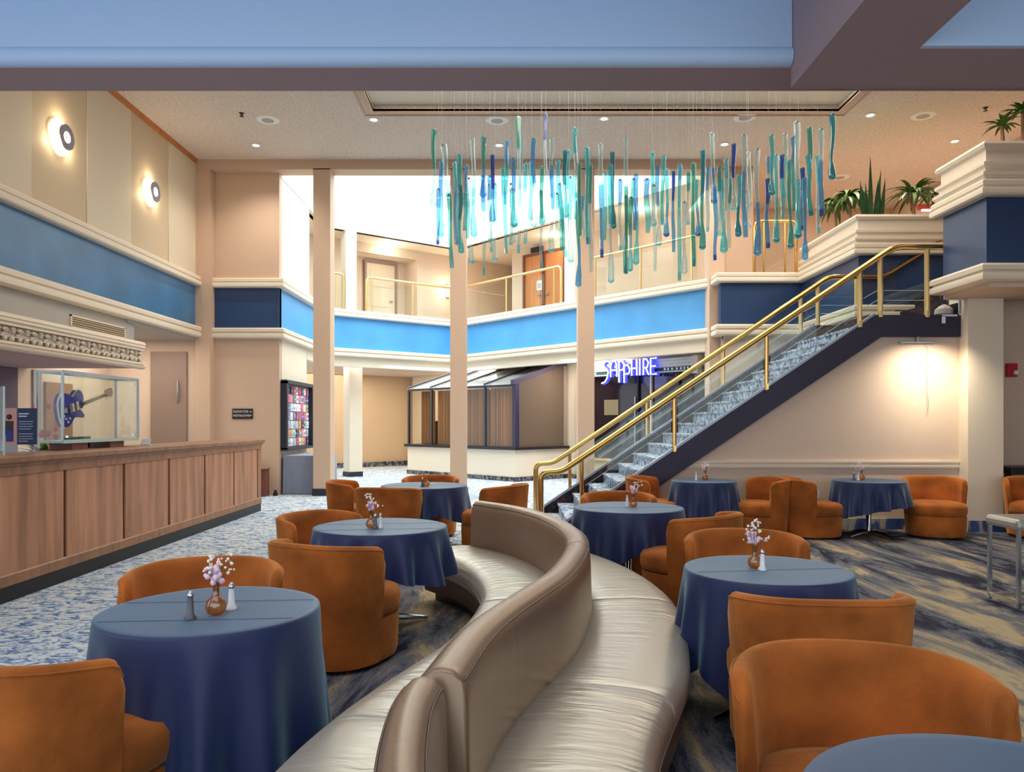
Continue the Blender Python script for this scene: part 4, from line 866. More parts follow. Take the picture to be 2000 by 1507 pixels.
# things around the landing
pf = thing('pipe_pair', 'white pipes lying across the stair landing by the column', 'pipe', (6.2, 10.95, 3.1))
link('pipe', MB().tube([(-.02, -.04, .24), (.5, -.08, .40)], .014, 8), WHITE, pf, True); link('pipe', MB().tube([(-.02, -.04, .20), (.52, .0, .20)], .012, 8), WHITE, pf, True)
link('pipe_bracket', MB().box(.16, .19, -.03, .0, 0.0, .26), STEEL, pf)
o = link('cloth_bag', MB().lathe([(.10, 0), (.13, .03), (.12, .10), (.06, .15), (.02, .17)], n=14), GREYP, smooth=True, loc=(6.3, 11.2, 3.10)); tag(o, 'grey bag left on the stair landing', 'bag')
tg = thing('paper_tag', 'white tag taped to the edge of the landing', 'tag', (6.15, 10.99, 3.02))
link('tag_strip', MB().box(0, .22, -.008, 0, .05, .075), WSALT, tg); link('tag_tail', MB().prism([(0, -.008), (.05, -.008), (.05, 0), (0, 0)], -.05, .06), WSALT, tg)
plt = thing('picture_light', 'slim picture light with a hanging cord under the landing', 'light', (5.82, 11.04, 2.70))
link('light_bar', MB().box(-.26, .26, -.05, .0, -.012, .012), STEEL, plt, bevel=.004); link('bar_arm', MB().box(-.02, .02, -.03, .02, .0, .10), STEEL, plt)
link('cord', MB().tube([(.14, -.03, 0), (.14, -.01, -.5), (.145, -.01, -.75), (.16, -.015, -.85), (.15, -.01, -1.0)], .004, 5), STEEL, plt)
l = bpy.data.lights.new('picture_lamp', 'AREA'); l.shape = 'RECTANGLE'; l.size = .5; l.size_y = .06; l.energy = 12; l.color = (1, .88, .68); l.spread = math.radians(120); lo = bpy.data.objects.new('picture_lamp', l); C.objects.link(lo); lo.location = (5.9, 10.50, 2.78); lo.rotation_euler = (math.radians(22), 0, 0)
fa_ = thing('fire_alarm', 'red fire alarm box with a white strobe on the shaded wall', 'alarm', (7.52, 11.59, 2.34))
link('alarm_box', MB().box(-.075, .075, -.06, 0, -.10, .10), RED, fa_, bevel=.006); link('strobe', MB().ball((.04, -.07, -.04), .04, 10, 6), WSALT, fa_, True)
ol = thing('wall_outlet', 'white wall outlet under the chair rail', 'outlet', (4.38, 11.055, .52))
link('outlet_plate', MB().box(-.04, .04, -.008, 0, -.06, .06), WSALT, ol); link('socket', MB().box(-.015, .015, -.011, -.008, .01, .035).box(-.015, .015, -.011, -.008, -.035, -.01), GREYP, ol)
ex = thing('exit_light', 'small reddish lit box on the far mezzanine wall', 'light', (9.9-.0-1.0, 19.98, 6.05+.25)); ex.location = ((1812-1000)*18.0/F, 17.95, 6.52)
link('light_housing', MB().box(-.28, .28, -.05, .03, 0, .12), mat('red_housing', srgb(170, 70, 50), .5), ex); link('glow_strip', MB().box(-.18, .18, -.06, .0, -.03, 0), emit('pink_glow', (1, .7, .66, 1), 5), ex); link('drop_rod', MB().box(-.01, .01, -.01, .01, .12, .60), STEEL, ex)

# ------------------------------------------------------------------ plants in the planters
def palm(name, label, px, py_base, py_top, d, n, L, wd, m=GREEN, trunk=.35, droop=1.6):
    x, y, z0 = P(px, py_base, d); zt = EYE+(825-py_top)*d/F; zb = 4.93
    t = thing(name, label, 'plant', (x, y, zb), group='plants along the balcony planters')
    hh = z0-zb+(zt-z0)*trunk
    link('trunk', MB().tube([(0, 0, 0), (.01, 0, hh*.5), (0, .01, hh)], [.035, .028, .022], 7), TRUNK, t, True)
    if px > 1740 and px < 1800:
        for a in (-.5, .1, .6): link('branch', MB().tube([(0, 0, hh*.6), (.12*a, .02, hh*.85), (.25*a, .03, hh*1.25)], .016, 6), TRUNK, t, True)
    b = MB(); rr = random.Random(px)
    for i in range(n):
        a = 2*PI*i/n+rr.uniform(-.2, .2); el = rr.uniform(.3, 1.9)
        leafblade(b, (rr.uniform(-.03, .03), 0, hh), (math.cos(a), math.sin(a), el), L*rr.uniform(.75, 1.15), wd, droop, 7)
    o = link('leaves', b, m, t, True, 80, fix=False)
    return t
palm('dracaena_palm', 'green palm farthest left among the planter plants', 1632, 445, 385, 14.7, 38, .50, .085, trunk=.75, droop=2.4)
palm('dracaena_palm', 'green palm just left of the snake plant', 1660, 425, 372, 14.2, 40, .50, .09, trunk=.75, droop=2.4)
palm('spreading_palm', 'wide palm with arching leaves beside the cream parapet corner', 1784, 418, 335, 13.7, 40, .58, .075, trunk=.45, droop=1.8)
palm('spreading_palm', 'palm partly hidden by the cream parapet corner', 1822, 418, 345, 14.1, 26, .45, .08, trunk=.5, droop=1.9)
x, y, z = P(1702, 415, 13.7)
t = thing('snake_plant', 'tall dark green snake plant in the planter', 'plant', (x, y, 4.93), group='plants along the balcony planters')
for i in range(15):
    b = MB(); a = R.uniform(0, 2*PI); r_ = R.uniform(.02, .14); h_ = R.uniform(.6, 1.12) if i else 1.32
    leafblade(b, (r_*math.cos(a)*1.3, r_*math.sin(a), 0), (math.cos(a)*.10, math.sin(a)*.08, 1), h_, .085, 0, 6)
    link('leaf', b, DGREEN, t, True, 80, fix=False)
palm('climbing_plant', 'light green leafy plant in the top right planter', 1958, 272, 205, 10.2, 26, .26, .05, trunk=.4, droop=1.2)
palm('climbing_plant', 'light green plant at the very right of the top planter', 1998, 268, 200, 10.15, 24, .28, .06, trunk=.7, droop=1.4)
x, y, z = P(1586, 458, 15.3)
t = thing('low_plant', 'small low leaves at the low end of the sloping parapet', 'plant', (6.18, 15.3, 4.93), group='plants along the balcony planters')
b = MB()
for i in range(8): leafblade(b, (0, 0, 0), (-.5+R.random(), -.5+R.random(), 1.2), .42, .09, 2.2)
link('leaves', b, DGREEN, t, fix=False)

# ------------------------------------------------------------------ glass pendants
gm = {
 'teal': thin_glass('glass_teal', gloss=.30, rough=.06, tint=(.42, .86, .88, 1), dens=.14, solid=(.10, .62, .68, 1), edge=.40),
 'dark teal': thin_glass('glass_dark_teal', gloss=.30, rough=.06, tint=(.16, .60, .66, 1), dens=.28, solid=(.02, .34, .42, 1), edge=.35),
 'aqua': thin_glass('glass_aqua', gloss=.30, rough=.06, tint=(.55, .92, .95, 1), dens=.12, solid=(.22, .78, .88, 1), edge=.42),
 'blue': thin_glass('glass_blue', gloss=.30, rough=.06, tint=(.42, .72, .95, 1), dens=.16, solid=(.12, .50, .82, 1), edge=.38),
 'navy': thin_glass('glass_navy', gloss=.30, rough=.06, tint=(.14, .30, .70, 1), dens=.26, solid=(.03, .20, .58, 1), edge=.4),
 'pale': thin_glass('glass_pale', gloss=.30, rough=.06, tint=(.86, .96, .97, 1), dens=.07, solid=(.60, .88, .92, 1), edge=.38),
 'green': thin_glass('glass_green', gloss=.30, rough=.06, tint=(.36, .72, .66, 1), dens=.16, solid=(.10, .50, .46, 1), edge=.38),
}
DROPS = [  # zoom-box origin x, then top x,y, bottom x,y, drop?, top colour, lower colour, width
 (800, [(180, 205, 175, 770, 1, 'green', 'pale', 38), (250, 315, 290, 690, 0, 'pale', 'pale', 54), (237, 430, 230, 990, 1, 'blue', 'aqua', 36), (290, 680, 312, 1218, 0, 'green', 'teal', 36),
  (368, 390, 355, 1050, 0, 'teal', 'aqua', 44), (372, 610, 380, 1112, 1, 'dark teal', 'teal', 34), (330, 440, 345, 1040, 0, 'aqua', 'blue', 32), (420, 465, 425, 1000, 0, 'blue', 'teal', 34),
  (462, 270, 475, 990, 1, 'pale', 'aqua', 38), (437, 560, 455, 1190, 1, 'pale', 'pale', 34), (545, 258, 542, 700, 1, 'green', 'blue', 38), (540, 540, 548, 1270, 0, 'blue', 'pale', 36),
  (610, 390, 610, 880, 1, 'navy', 'blue', 34), (583, 610, 600, 1100, 0, 'pale', 'pale', 30), (627, 600, 625, 1170, 1, 'aqua', 'pale', 34), (717, 285, 705, 750, 0, 'blue', 'teal', 38),
  (685, 485, 712, 1110, 0, 'teal', 'aqua', 36), (762, 415, 770, 920, 1, 'blue', 'teal', 38), (745, 600, 760, 1035, 1, 'pale', 'pale', 30), (800, 108, 810, 760, 0, 'green', 'pale', 40),
  (830, 250, 800, 1110, 0, 'pale', 'pale', 30), (855, 450, 850, 1040, 0, 'aqua', 'pale', 38), (912, 272, 912, 918, 1, 'blue', 'pale', 36), (972, 475, 975, 900, 1, 'green', 'teal', 36),
  (1003, 85, 1000, 620, 0, 'navy', 'pale', 28), (1045, 265, 1040, 700, 0, 'pale', 'pale', 34), (1045, 470, 1045, 1103, 1, 'blue', 'pale', 36), (968, 650, 970, 1215, 0, 'green', 'pale', 28),
  (1090, 430, 1120, 1090, 0, 'aqua', 'aqua', 40), (1105, 600, 1135, 1080, 0, 'aqua', 'teal', 32), (1145, 360, 1150, 850, 1, 'dark teal', 'aqua', 36), (1170, 355, 1145, 1140, 0, 'teal', 'pale', 34),
  (1183, 550, 1187, 1180, 1, 'aqua', 'pale', 34), (1218, 190, 1225, 700, 0, 'teal', 'pale', 38), (1215, 540, 1220, 860, 0, 'aqua', 'aqua', 34), (1250, 450, 1255, 980, 0, 'green', 'green', 32),
  (1240, 725, 1242, 1358, 1, 'green', 'blue', 34), (1305, 335, 1315, 1040, 0, 'teal', 'teal', 40), (1330, 460, 1335, 1250, 0, 'green', 'pale', 36), (1405, 305, 1415, 1140, 0, 'pale', 'blue', 40),
  (1493, 370, 1500, 930, 1, 'dark teal', 'dark teal', 34), (1475, 460, 1482, 1330, 1, 'teal', 'pale', 34), (1550, 570, 1555, 1090, 0, 'blue', 'pale', 34), (1590, 260, 1595, 1260, 0, 'pale', 'green', 32),
  (1628, 700, 1620, 1245, 1, 'green', 'aqua', 34)]),
 (1200, [(160, 530, 160, 1195, 1, 'blue', 'aqua', 34), (85, 690, 80, 1255, 0, 'green', 'teal', 30), (280, 370, 300, 1240, 0, 'teal', 'pale', 34), (240, 565, 245, 960, 0, 'blue', 'aqua', 48), (318, 465, 325, 1058, 1, 'blue', 'pale', 34),
  (362, 395, 350, 900, 0, 'aqua', 'teal', 34), (385, 490, 383, 990, 1, 'aqua', 'blue', 34), (435, 510, 435, 1100, 0, 'navy', 'blue', 30), (480, 455, 478, 1310, 0, 'aqua', 'aqua', 34),
  (515, 735, 512, 1265, 1, 'pale', 'pale', 36), (545, 515, 540, 900, 0, 'green', 'pale', 34), (580, 450, 585, 1205, 0, 'green', 'green', 36), (652, 355, 648, 1083, 1, 'dark teal', 'green', 36),
  (690, 480, 685, 950, 0, 'blue', 'pale', 32), (717, 225, 735, 745, 1, 'pale', 'blue', 36), (740, 620, 740, 1160, 0, 'blue', 'blue', 36), (775, 475, 765, 980, 0, 'green', 'pale', 36),
  (790, 560, 805, 1108, 1, 'green', 'teal', 42), (825, 420, 820, 800, 0, 'aqua', 'pale', 38), (880, 308, 878, 800, 1, 'navy', 'pale', 34), (850, 560, 845, 1070, 0, 'green', 'pale', 32),
  (918, 535, 912, 990, 1, 'teal', 'dark teal', 34), (950, 242, 965, 990, 0, 'pale', 'blue', 42), (1050, 345, 1052, 1130, 1, 'pale', 'blue', 42), (985, 365, 1000, 760, 0, 'pale', 'pale', 34),
  (1128, 565, 1130, 1070, 0, 'navy', 'blue', 36), (1157, 245, 1160, 685, 1, 'teal', 'teal', 34), (1190, 385, 1193, 1033, 1, 'aqua', 'teal', 36), (1235, 390, 1240, 860, 0, 'navy', 'aqua', 40),
  (1255, 230, 1250, 700, 0, 'pale', 'aqua', 36), (1290, 430, 1297, 1075, 1, 'green', 'green', 36), (1315, 255, 1320, 800, 0, 'blue', 'teal', 34), (1340, 145, 1345, 600, 0, 'pale', 'pale', 48),
  (1355, 600, 1353, 998, 1, 'aqua', 'teal', 38), (1383, 485, 1385, 940, 0, 'navy', 'blue', 36), (1400, 560, 1402, 1160, 1, 'blue', 'blue', 34), (1435, 190, 1440, 830, 0, 'green', 'aqua', 36),
  (1420, 390, 1450, 830, 0, 'teal', 'teal', 38), (1520, 200, 1525, 830, 0, 'pale', 'blue', 46), (1495, 390, 1505, 960, 0, 'aqua', 'pale', 36), (1602, 90, 1602, 570, 1, 'dark teal', 'dark teal', 40)])]
recs = []
for ox, lst in DROPS:
    for (xa, ya, xb, yb, dr, c1, c2, wd) in lst:
        recs.append((ox+xa/3.768, 200+ya/3.768, ox+xb/3.768, 200+yb/3.768, dr, c1, c2, wd/3.768))
rx = random.Random(21)
for i in range(16):
    px_0 = 862+i*46+rx.uniform(-8, 8); top = rx.uniform(300, 400); L_ = rx.uniform(70, 130); dr_ = rx.random() < .35
    recs.append((px_0, top, px_0+rx.uniform(-3, 3), top+L_, 1 if dr_ else 0, rx.choice(['aqua', 'teal', 'pale', 'blue', 'aqua']), rx.choice(['pale', 'aqua', 'pale', 'aqua', 'blue']), rx.uniform(8, 11)))
recs.sort(key=lambda r: r[0])
ordw = ['first', 'second', 'third', 'fourth', 'fifth', 'sixth', 'seventh', 'eighth', 'ninth', 'tenth', 'eleventh', 'twelfth', 'thirteenth', 'fourteenth', 'fifteenth', 'sixteenth', 'seventeenth']
cnt = {}; rd = random.Random(5); used = []
for (pxa, pya, pxb, pyb, dr, c1, c2, wpx) in recs:
    for tr_ in range(60):
        d = rd.uniform(9.4, 11.8); x = (pxb-1000)*d/F
        if all(math.hypot(x-u, d-v) > .13 for u, v in used): break
    used.append((x, d))
    ta, tb = P(pxa, pya, d), P(pxb, pyb, d); r_ = wpx*d/F/2*1.08
    kind = 'teardrop' if dr else 'tube'; col = c1 if c1 == c2 else '%s and %s' % (c1, c2)
    key = (kind, col); n_ = cnt.get(key, 0); cnt[key] = n_+1
    ln = 'long' if (pyb-pya) > 170 else ('short' if (pyb-pya) < 125 else 'medium')
    lb = '%s %s glass %s pendant, %s of its colours from the reception side' % (ln, col, 'teardrop' if dr else 'tube', ordw[n_])
    t = thing('glass_pendant', lb, 'pendant', (tb[0], d, tb[2]), group='blue glass pendants hanging from the ceiling tray')
    H = ta[2]-tb[2]; dxx = ta[0]-tb[0]; n = 14; ph = rd.uniform(0, 6); wob = rd.uniform(.004, .02)
    pts = []; rs = []
    for i in range(n+1):
        u = i/n; z = H*(1-u); sx = dxx*(1-u)+wob*math.sin(ph+u*5)*math.sin(PI*u)
        if dr:
            body = r_*(.95-.42*min(1, u/.72)) if u < .72 else r_*(.53+.72*math.sin(min(1, (u-.72)/.2)*PI/2))
            if u > .93: body = r_*1.2*math.sqrt(max(.02, 1-((u-.90)/.105)**2))
            if u == 0: body = r_*1.05
        else:
            body = r_*(1.0 if u < .06 else .82+.12*math.sin(ph+u*7)); body *= (1-.15*u) if u > .3 else 1
        pts.append((sx, 0, z)); rs.append(max(body, .004))
    if dr:  # finer bulb end
        pts = pts[:-2]; rs = rs[:-2]; R0 = r_*1.32
        for a in range(7):
            an = -.35+a*(PI/2+.35)/6; pts.append((0, 0, R0*1.0-R0*math.sin(an)+.0)); rs.append(max(.003, R0*math.cos(an)))
        k = len(pts)-7
        while k > 0 and pts[k-1][2] < pts[k][2]+R0*.7: del pts[k-1]; del rs[k-1]; k -= 1
    cut = max(2, int(len(pts)*.36))
    link('glass_neck', MB().tube(pts[:cut+1], rs[:cut+1], 10, cap=False), gm[c1], t, True, 80)
    lo_ = len(pts)-6 if dr else len(pts)-2
    link('glass_body', MB().tube(pts[cut:lo_+1], rs[cut:lo_+1], 10, cap=False), gm[c2], t, True, 80)
    link('glass_tip', MB().tube(pts[lo_:], rs[lo_:], 12, cap=False), gm[{'pale': 'aqua', 'aqua': 'teal', 'blue': 'navy', 'teal': 'dark teal', 'green': 'dark teal'}.get(c2, c2)] if rd.random() < .7 else gm[c2], t, True, 80)
    zc = 7.24 if (-2.48 < ta[0] < 5.84 and d < 13.74) else 7.12
    link('hanging_wire', MB().tube([(dxx, 0, H-.02), (dxx, 0, zc-tb[2])], .0008, 3), STEEL, t)
    link('cap', MB().tube([(dxx, 0, H-.01), (dxx, 0, H+.012)], max(.008, r_*.5), 8), STEEL, t)

# ------------------------------------------------------------------ tables, cloths, centrepieces
def make_table(r):
    t = thing('round_table', '', 'table')
    link('tabletop', MB().lathe([(r-.04, .725), (r-.025, .73), (r-.025, .745), (r-.04, .750)], n=40), WOOD, t)
    ped = link('pedestal', MB().lathe([(.09, .70), (.09, .725), (.035, .69), (.032, .08), (.05, .05)][::-1], n=14), CHROME, t, True)
    for k in range(4):
        a = k*PI/2+.5; c, s2 = math.cos(a), math.sin(a)
        link('base_foot', MB().tube([(0, 0, .055), (.12*c, .12*s2, .055), (.38*c, .38*s2, .018)], [.032, .028, .014], 8), CHROME, ped, True)
    return t
def cloth(r, drop, seed, amp=.03, folds=13):
    folds = int(folds*1.15)
    """drop(theta) -> length of overhang"""
    n = 168; rr = random.Random(seed); ph = [rr.uniform(0, 6) for _ in range(4)]
    rows = [('t', f) for f in (0, .35, .7, .9, .975)]; vs = []
    k = 12
    for kk in range(5+k+2):
        for i in range(n):
            th = 2*PI*i/n
            if kk < 5:
                q = rows[kk][1]*r+.001; z = .7555+.0008*math.sin(3*th+ph[0])*rows[kk][1]
            elif kk == 5: q = r+.001; z = .752
            elif kk == 6: q = r+.004; z = .742
            else:
                t = (kk-6)/k; dp_ = drop(th); f = math.sin(folds*th+ph[0]+1.3*math.sin(2*th+ph[1]))+.55*math.sin((folds*.5+.5)//1*2*th+ph[2])
                f = max(-1, min(1.3, f)); q = r+.004+.05*t+amp*1.9*t*f; z = .742-dp_*t
                z = max(z, .02)
            vs.append((q*math.cos(th), q*math.sin(th), z))
    R_ = 5+k+2
    fs = [(j*n+i, j*n+(i+1) % n, (j+1)*n+(i+1) % n, (j+1)*n+i) for j in range(R_-1) for i in range(n)]
    fs.append(tuple(range(n))); b = MB(); b.add(vs, fs)
    return b
def sq(base, ext, rot=0): return lambda th: base+ext*(abs(math.sin(2*(th-rot)))**1.5)
def t7(th):
    f = .5-.5*math.sin(th)          # 1 at the camera side
    return .62-.36*f+.12*math.cos(th+2.4)
TB = [('T1', -1.268, 3.24, .45, sq(.60, .13, .3), 'nearest table beside the reception side chairs'), ('T2', -.995, 5.82, .506, sq(.30, .07, .2), 'second table from the camera on the reception side'),
      ('T3', -1.10, 9.62, .54, sq(.33, .10, .4), 'farthest table on the reception side of the bench'), ('T4', 1.08, 7.13, .511, sq(.34, .14, .1), 'table beyond the bench nearest the stair foot'),
      ('T5', 1.368, 4.12, .44, sq(.45, .24, .5), 'table in the middle right beside the bench'), ('T6', 2.60, 10.40, .434, sq(.52, .10, .2), 'table against the wall nearest the stringer'),
      ('T7', 4.83, 10.40, .47, t7, 'table against the wall with its chrome pedestal showing'), ('T8', 1.035, 1.50, .45, sq(.5, .15, 0), 'table in the bottom right corner')]
for i, (k, x, y, r, dr, lb) in enumerate(TB):
    t = make_table(r); t.location = (x, y, .012); t['label'] = 'round pedestal table, '+lb; t['group'] = 'round lounge tables'
    o = link('tablecloth', cloth(r-.008, dr, 11+i, .026 if k != 'T7' else .035, 13 if r > .45 else 11), CLOTH, smooth=True, angle=70, loc=(x, y, .012)); tag(o, 'navy cloth over the '+lb, 'tablecloth', 'navy tablecloths')
    # pressed fold lines of the cloth
    a = .08+.05*(i % 3)
    for off in (-.12, .20) if i in (0, 1) else (.05,):
        L = math.sqrt(r*r-off*off)*.93; ca, sa = math.cos(a), math.sin(a)
        link('fold_crease', MB().obox((-L*ca+off*sa, -L*sa-off*ca, .7568), (2*L*ca, 2*L*sa, 0), (-.003*sa, .003*ca, 0), (0, 0, .0012)), CLOTH, o)
def vase(label, loc, s=1.0, fl=1, seed=1):
    t = thing('bud_vase', label, 'vase', loc, group='amber bud vases')
    link('amber_bowl', MB().lathe([(.018*s, 0), (.034*s, .010*s), (.042*s, .034*s), (.036*s, .060*s), (.018*s, .076*s), (.013*s, .085*s), (.013*s, .118*s), (.019*s, .128*s)], n=18, cap=False), AMBER, t, True)
    rr = random.Random(seed); bs = MB(); bp_ = MB(); bw = MB()
    for i in range(9*fl):
        a = rr.uniform(0, 2*PI); q = rr.uniform(.02, .07); h = rr.uniform(.16, .24)
        bs.tube([(0, 0, .06*s), (q*.3*math.cos(a), q*.3*math.sin(a), .13*s), (q*math.cos(a), q*math.sin(a), h)], .0012, 4)
        for j in range(4): bw.ball((q*math.cos(a)+rr.uniform(-.02, .02), q*math.sin(a)+rr.uniform(-.02, .02), h+rr.uniform(-.02, .02)), rr.uniform(.004, .008), 6, 4)
    for i in range(26*fl):
        a = rr.uniform(0, 2*PI); q = rr.uniform(0, .035); bp_.ball((q*math.cos(a)-.008, q*math.sin(a), .165+rr.uniform(-.03, .03)), rr.uniform(.008, .014), 6, 4)
    sm_ = link('stems', bs, STEM, t); link('white_blossoms', bw, WHITEF, sm_); link('pink_blossoms', bp_, PINKF, sm_)
    return t
def shaker(kind, label, loc):
    t = thing(kind+'_shaker', label, 'shaker', loc, group='salt and pepper shakers')
    link('shaker_glass', MB().lathe([(.023, 0), (.025, .006), (.015, .022), (.012, .075), (.011, .088)], n=8), WSALT if kind == 'salt' else PEPPER, t, True, 50)
    link('shaker_cap', MB().lathe([(.012, .088), (.014, .092), (.011, .105), (.003, .113)], n=10), CHROME, t, True)
    return t
ZT = .768
def tp(px, py): d = 1185/(py-825.0)*(1.55-ZT)/.79; return ((px-1000)*d/F, d, ZT)
vase('amber bud vase with pink and white blossoms on the nearest table of the reception side', tp(422, 1200), 1.0, 1, 1)
shaker('pepper', 'pepper shaker left of the vase on the nearest reception side table', tp(372, 1209)); shaker('salt', 'salt shaker right of the vase on the nearest reception side table', tp(452, 1189))
vase('amber vase with white blossoms on the second reception side table', tp(725, 1031), .95, 1, 2); shaker('pepper', 'pepper shaker between vase and salt on the second table', tp(733, 1032)); shaker('salt', 'salt shaker beside the vase on the second reception side table', tp(743, 1031))
vase('amber vase with bare stems on the farthest reception side table', tp(833, 950), .95, 0, 3); shaker('pepper', 'pepper shaker on the farthest reception side table', tp(825, 950))
vase('amber vase with a white blossom on the table by the stair foot', tp(1237, 990), .9, 1, 4); shaker('salt', 'salt shaker on the table by the stair foot', tp(1225, 989))
vase('amber vase with blossoms on the middle right table', tp(1474, 1109), .9, 1, 5); shaker('salt', 'salt shaker in front of the vase on the middle right table', tp(1489, 1113))
vase('amber vase on the wall table under the stringer', (2.62, 10.42, ZT), 1.0, 1, 6); shaker('salt', 'salt shaker on the wall table under the stringer', (2.50, 10.42, ZT))
vase('amber vase on the wall table with the showing pedestal', (4.76, 10.45, ZT), 1.0, 1, 7); shaker('pepper', 'pepper shaker on the wall table with the showing pedestal', (4.64, 10.42, ZT)); shaker('salt', 'salt shaker on the wall table with the showing pedestal', (4.69, 10.40, ZT))

# ------------------------------------------------------------------ barrel chairs
def sup(a, p=2.35):
    c, s2 = math.cos(a), math.sin(a); k = (abs(c)**p+abs(s2)**p)**(-1/p); return k*c, k*s2
def make_chair():
    t = thing('barrel_chair', '', 'chair')
    link('plinth', MB().lathe([(.30, 0), (.30, .03)], n=28), BLACK, t)
    b = MB(); n = 40
    prof = [(.345, .03), (.355, .06), (.362, .29), (.355, .302)]
    vs = []
    for r, z in prof:
        for i in range(n): cx, cy = sup(2*PI*i/n); vs.append((r*cx, r*cy+.03, z))
    b.add(vs, [(j*n+i, j*n+(i+1) % n, (j+1)*n+(i+1) % n, (j+1)*n+i) for j in range(len(prof)-1) for i in range(n)]+[tuple(range(n))[::-1], tuple(range((len(prof)-1)*n, len(prof)*n))])
    link('drum_base', b, VELVET, t, True, 60)
    b = MB(); prof = [(.33, .305), (.362, .318), (.370, .36), (.370, .42), (.350, .455), (.28, .472), (.12, .482), (.01, .484)]; vs = []
    for r, z in prof:
        for i in range(n): cx, cy = sup(2*PI*i/n); vs.append((r*cx, r*cy+.035, z))
    b.add(vs, [(j*n+i, j*n+(i+1) % n, (j+1)*n+(i+1) % n, (j+1)*n+i) for j in range(len(prof)-1) for i in range(n)]+[tuple(range(n))[::-1], tuple(range((len(prof)-1)*n, len(prof)*n))])
    link('seat_cushion', b, VELVET, t, True, 60)
    # wrap-around back: facing +y, back towards -y
    b = MB(); T = math.radians(88); m = 46; th = .064; vs = []; sec = 0
    for i in range(m+1):
        u = -1+2*i/m; a = -PI/2+u*T; cx, cy = sup(a, 2.6)
        e = min(1, (1-abs(u))/.10); endk = math.sqrt(max(0, 1-(1-e)**2))
        zt = .80-.045*abs(u)**2.4-.045*(1-endk); thk = th*(.45+.55*endk)
        def RO(z): return .350+.055*(z/.8)
        row = []
        for z in (.03, .25, .5, zt-.06): row.append((RO(z), z))
        mid = RO(zt)-th/2
        row += [(mid+thk/2*.93, zt-.025), (mid+thk/2*.55, zt-.006), (mid, zt), (mid-thk/2*.55, zt-.006), (mid-thk/2*.93, zt-.025)]
        for z in (zt-.06, .55, .40, .28): row.append((RO(z)-thk-(th-thk)/2, z))
        row.append((RO(.03)-thk-(th-thk)/2, .03)); sec = len(row)
        for r, z in row: vs.append((r*cx, r*cy, z))
    fs = [(i*sec+k, i*sec+(k+1) % sec, (i+1)*sec+(k+1) % sec, (i+1)*sec+k) for i in range(m) for k in range(sec)]
    fs += [tuple(range(sec))[::-1], tuple(range(m*sec, (m+1)*sec))]; b.add(vs, fs)
    wb_ = link('wraparound_back', b, VELVET, t, True, 65)
    # welt along outer rim edge
    pts = [Vector(vs[i*sec+4])+Vector((0, 0, .004)) for i in range(0, m+1)]
    link('piping', MB().tube(pts, .004, 5), VELVET, wb_, True, 80)
    return t
ch0 = make_chair()
def face(dx_, dy_): return math.atan2(dy_, dx_)-PI/2
CH = [(-1.58, 3.90, (.22, -.97), 'chair tucked behind the nearest reception side table, seen from its open front'),
      (-1.14, 5.02, (.45, .89), 'chair between the two nearest reception side tables, back to the camera'),
      (-1.46, 6.22, (.80, -.5), 'chair wrapped round the reception side of the second table'),
      (-1.44, 9.12, (.15, .98), 'chair with its flat back to the camera at the farthest reception side table'),
      (-2.02, 10.05, (.93, .1), 'chair facing the stairs at the farthest reception side table'),
      (-1.13, 10.58, (0, -1), 'chair mostly hidden behind the farthest reception side table'),
      (-.22, 9.42, (-.85, .45), 'chair between the farthest table and the bench end'),
      (-1.64, 2.74, (.42, .90), 'chair in the bottom left corner, back to the camera'),
      (1.12, 7.98, (0, -1), 'chair mostly hidden behind the table by the stair foot'),
      (1.50, 6.46, (-.62, .6), 'chair at the right of the table by the stair foot, back to the camera'),
      (1.54, 5.02, (-.16, -.98), 'chair behind the middle right table, open front to the camera'),
      (1.40, 3.58, (.04, 1), 'chair in front of the middle right table, back to the camera'),
      (1.06, 2.25, (-.20, -.98), 'chair filling the bottom right, its rounded back rising above the corner table'),
      (1.98, 10.60, (.95, -.35), 'chair under the stringer left of the wall table'),
      (3.32, 10.40, (-.95, -.12), 'left one of two wall chairs standing back to back'),
      (4.04, 10.40, (.97, -.12), 'right one of two wall chairs standing back to back'),
      (5.74, 10.42, (-.30, -.95), 'golden lit chair by the cream column'),
      (7.10, 10.34, (-.2, -.97), 'chair cut by the right edge beyond the column')]
for i, (x, y, f, lb) in enumerate(CH):
    o = ch0 if i == 0 else copy_tree(ch0)
    o.location = (x, y, .012 if x > -1.85 else .0); o.rotation_euler = (0, 0, face(*f)); o['label'] = 'orange '+lb; o['group'] = 'orange velvet barrel chairs'
dk = thing('small_dark_table', 'dark table top at the right edge beyond the column', 'table', (7.15, 9.78-.0, .012)); dk.location = (7.75, 11.22, .012)
link('tabletop', MB().box(-.62, .3, -.25, .3, .80, .90), DARK, dk, bevel=.01)
for sx in (-.5, .2): link('leg', MB().box(sx-.03, sx+.03, -.03, .03, 0, .8), DARK, dk)
# pewter stool at right edge
so = thing('counter_stool', 'pewter topped stool with chrome legs at the right edge', 'stool', (4.36, 6.45, .03))
link('stool_seat', MB().prism([(-.26, -.22), (.26, -.22), (.26, .22), (-.26, .22)], .64, .73), mat('pewter_leather_stool', srgb(176, 170, 160), .35, metal=.5), so, bevel=.03)
for sx in (-.23, .23):
    for sy in (-.19, .19): link('leg', MB().box(sx-.014, sx+.014, sy-.014, sy+.014, 0, .65), CHROME, so)
link('foot_rail', MB().box(-.23, .23, -.20, -.18, .03, .055).box(-.23, .23, .18, .20, .03, .055).box(-.24, -.22, -.19, .19, .03, .055).box(.22, .24, -.19, .19, .03, .055), CHROME, so)

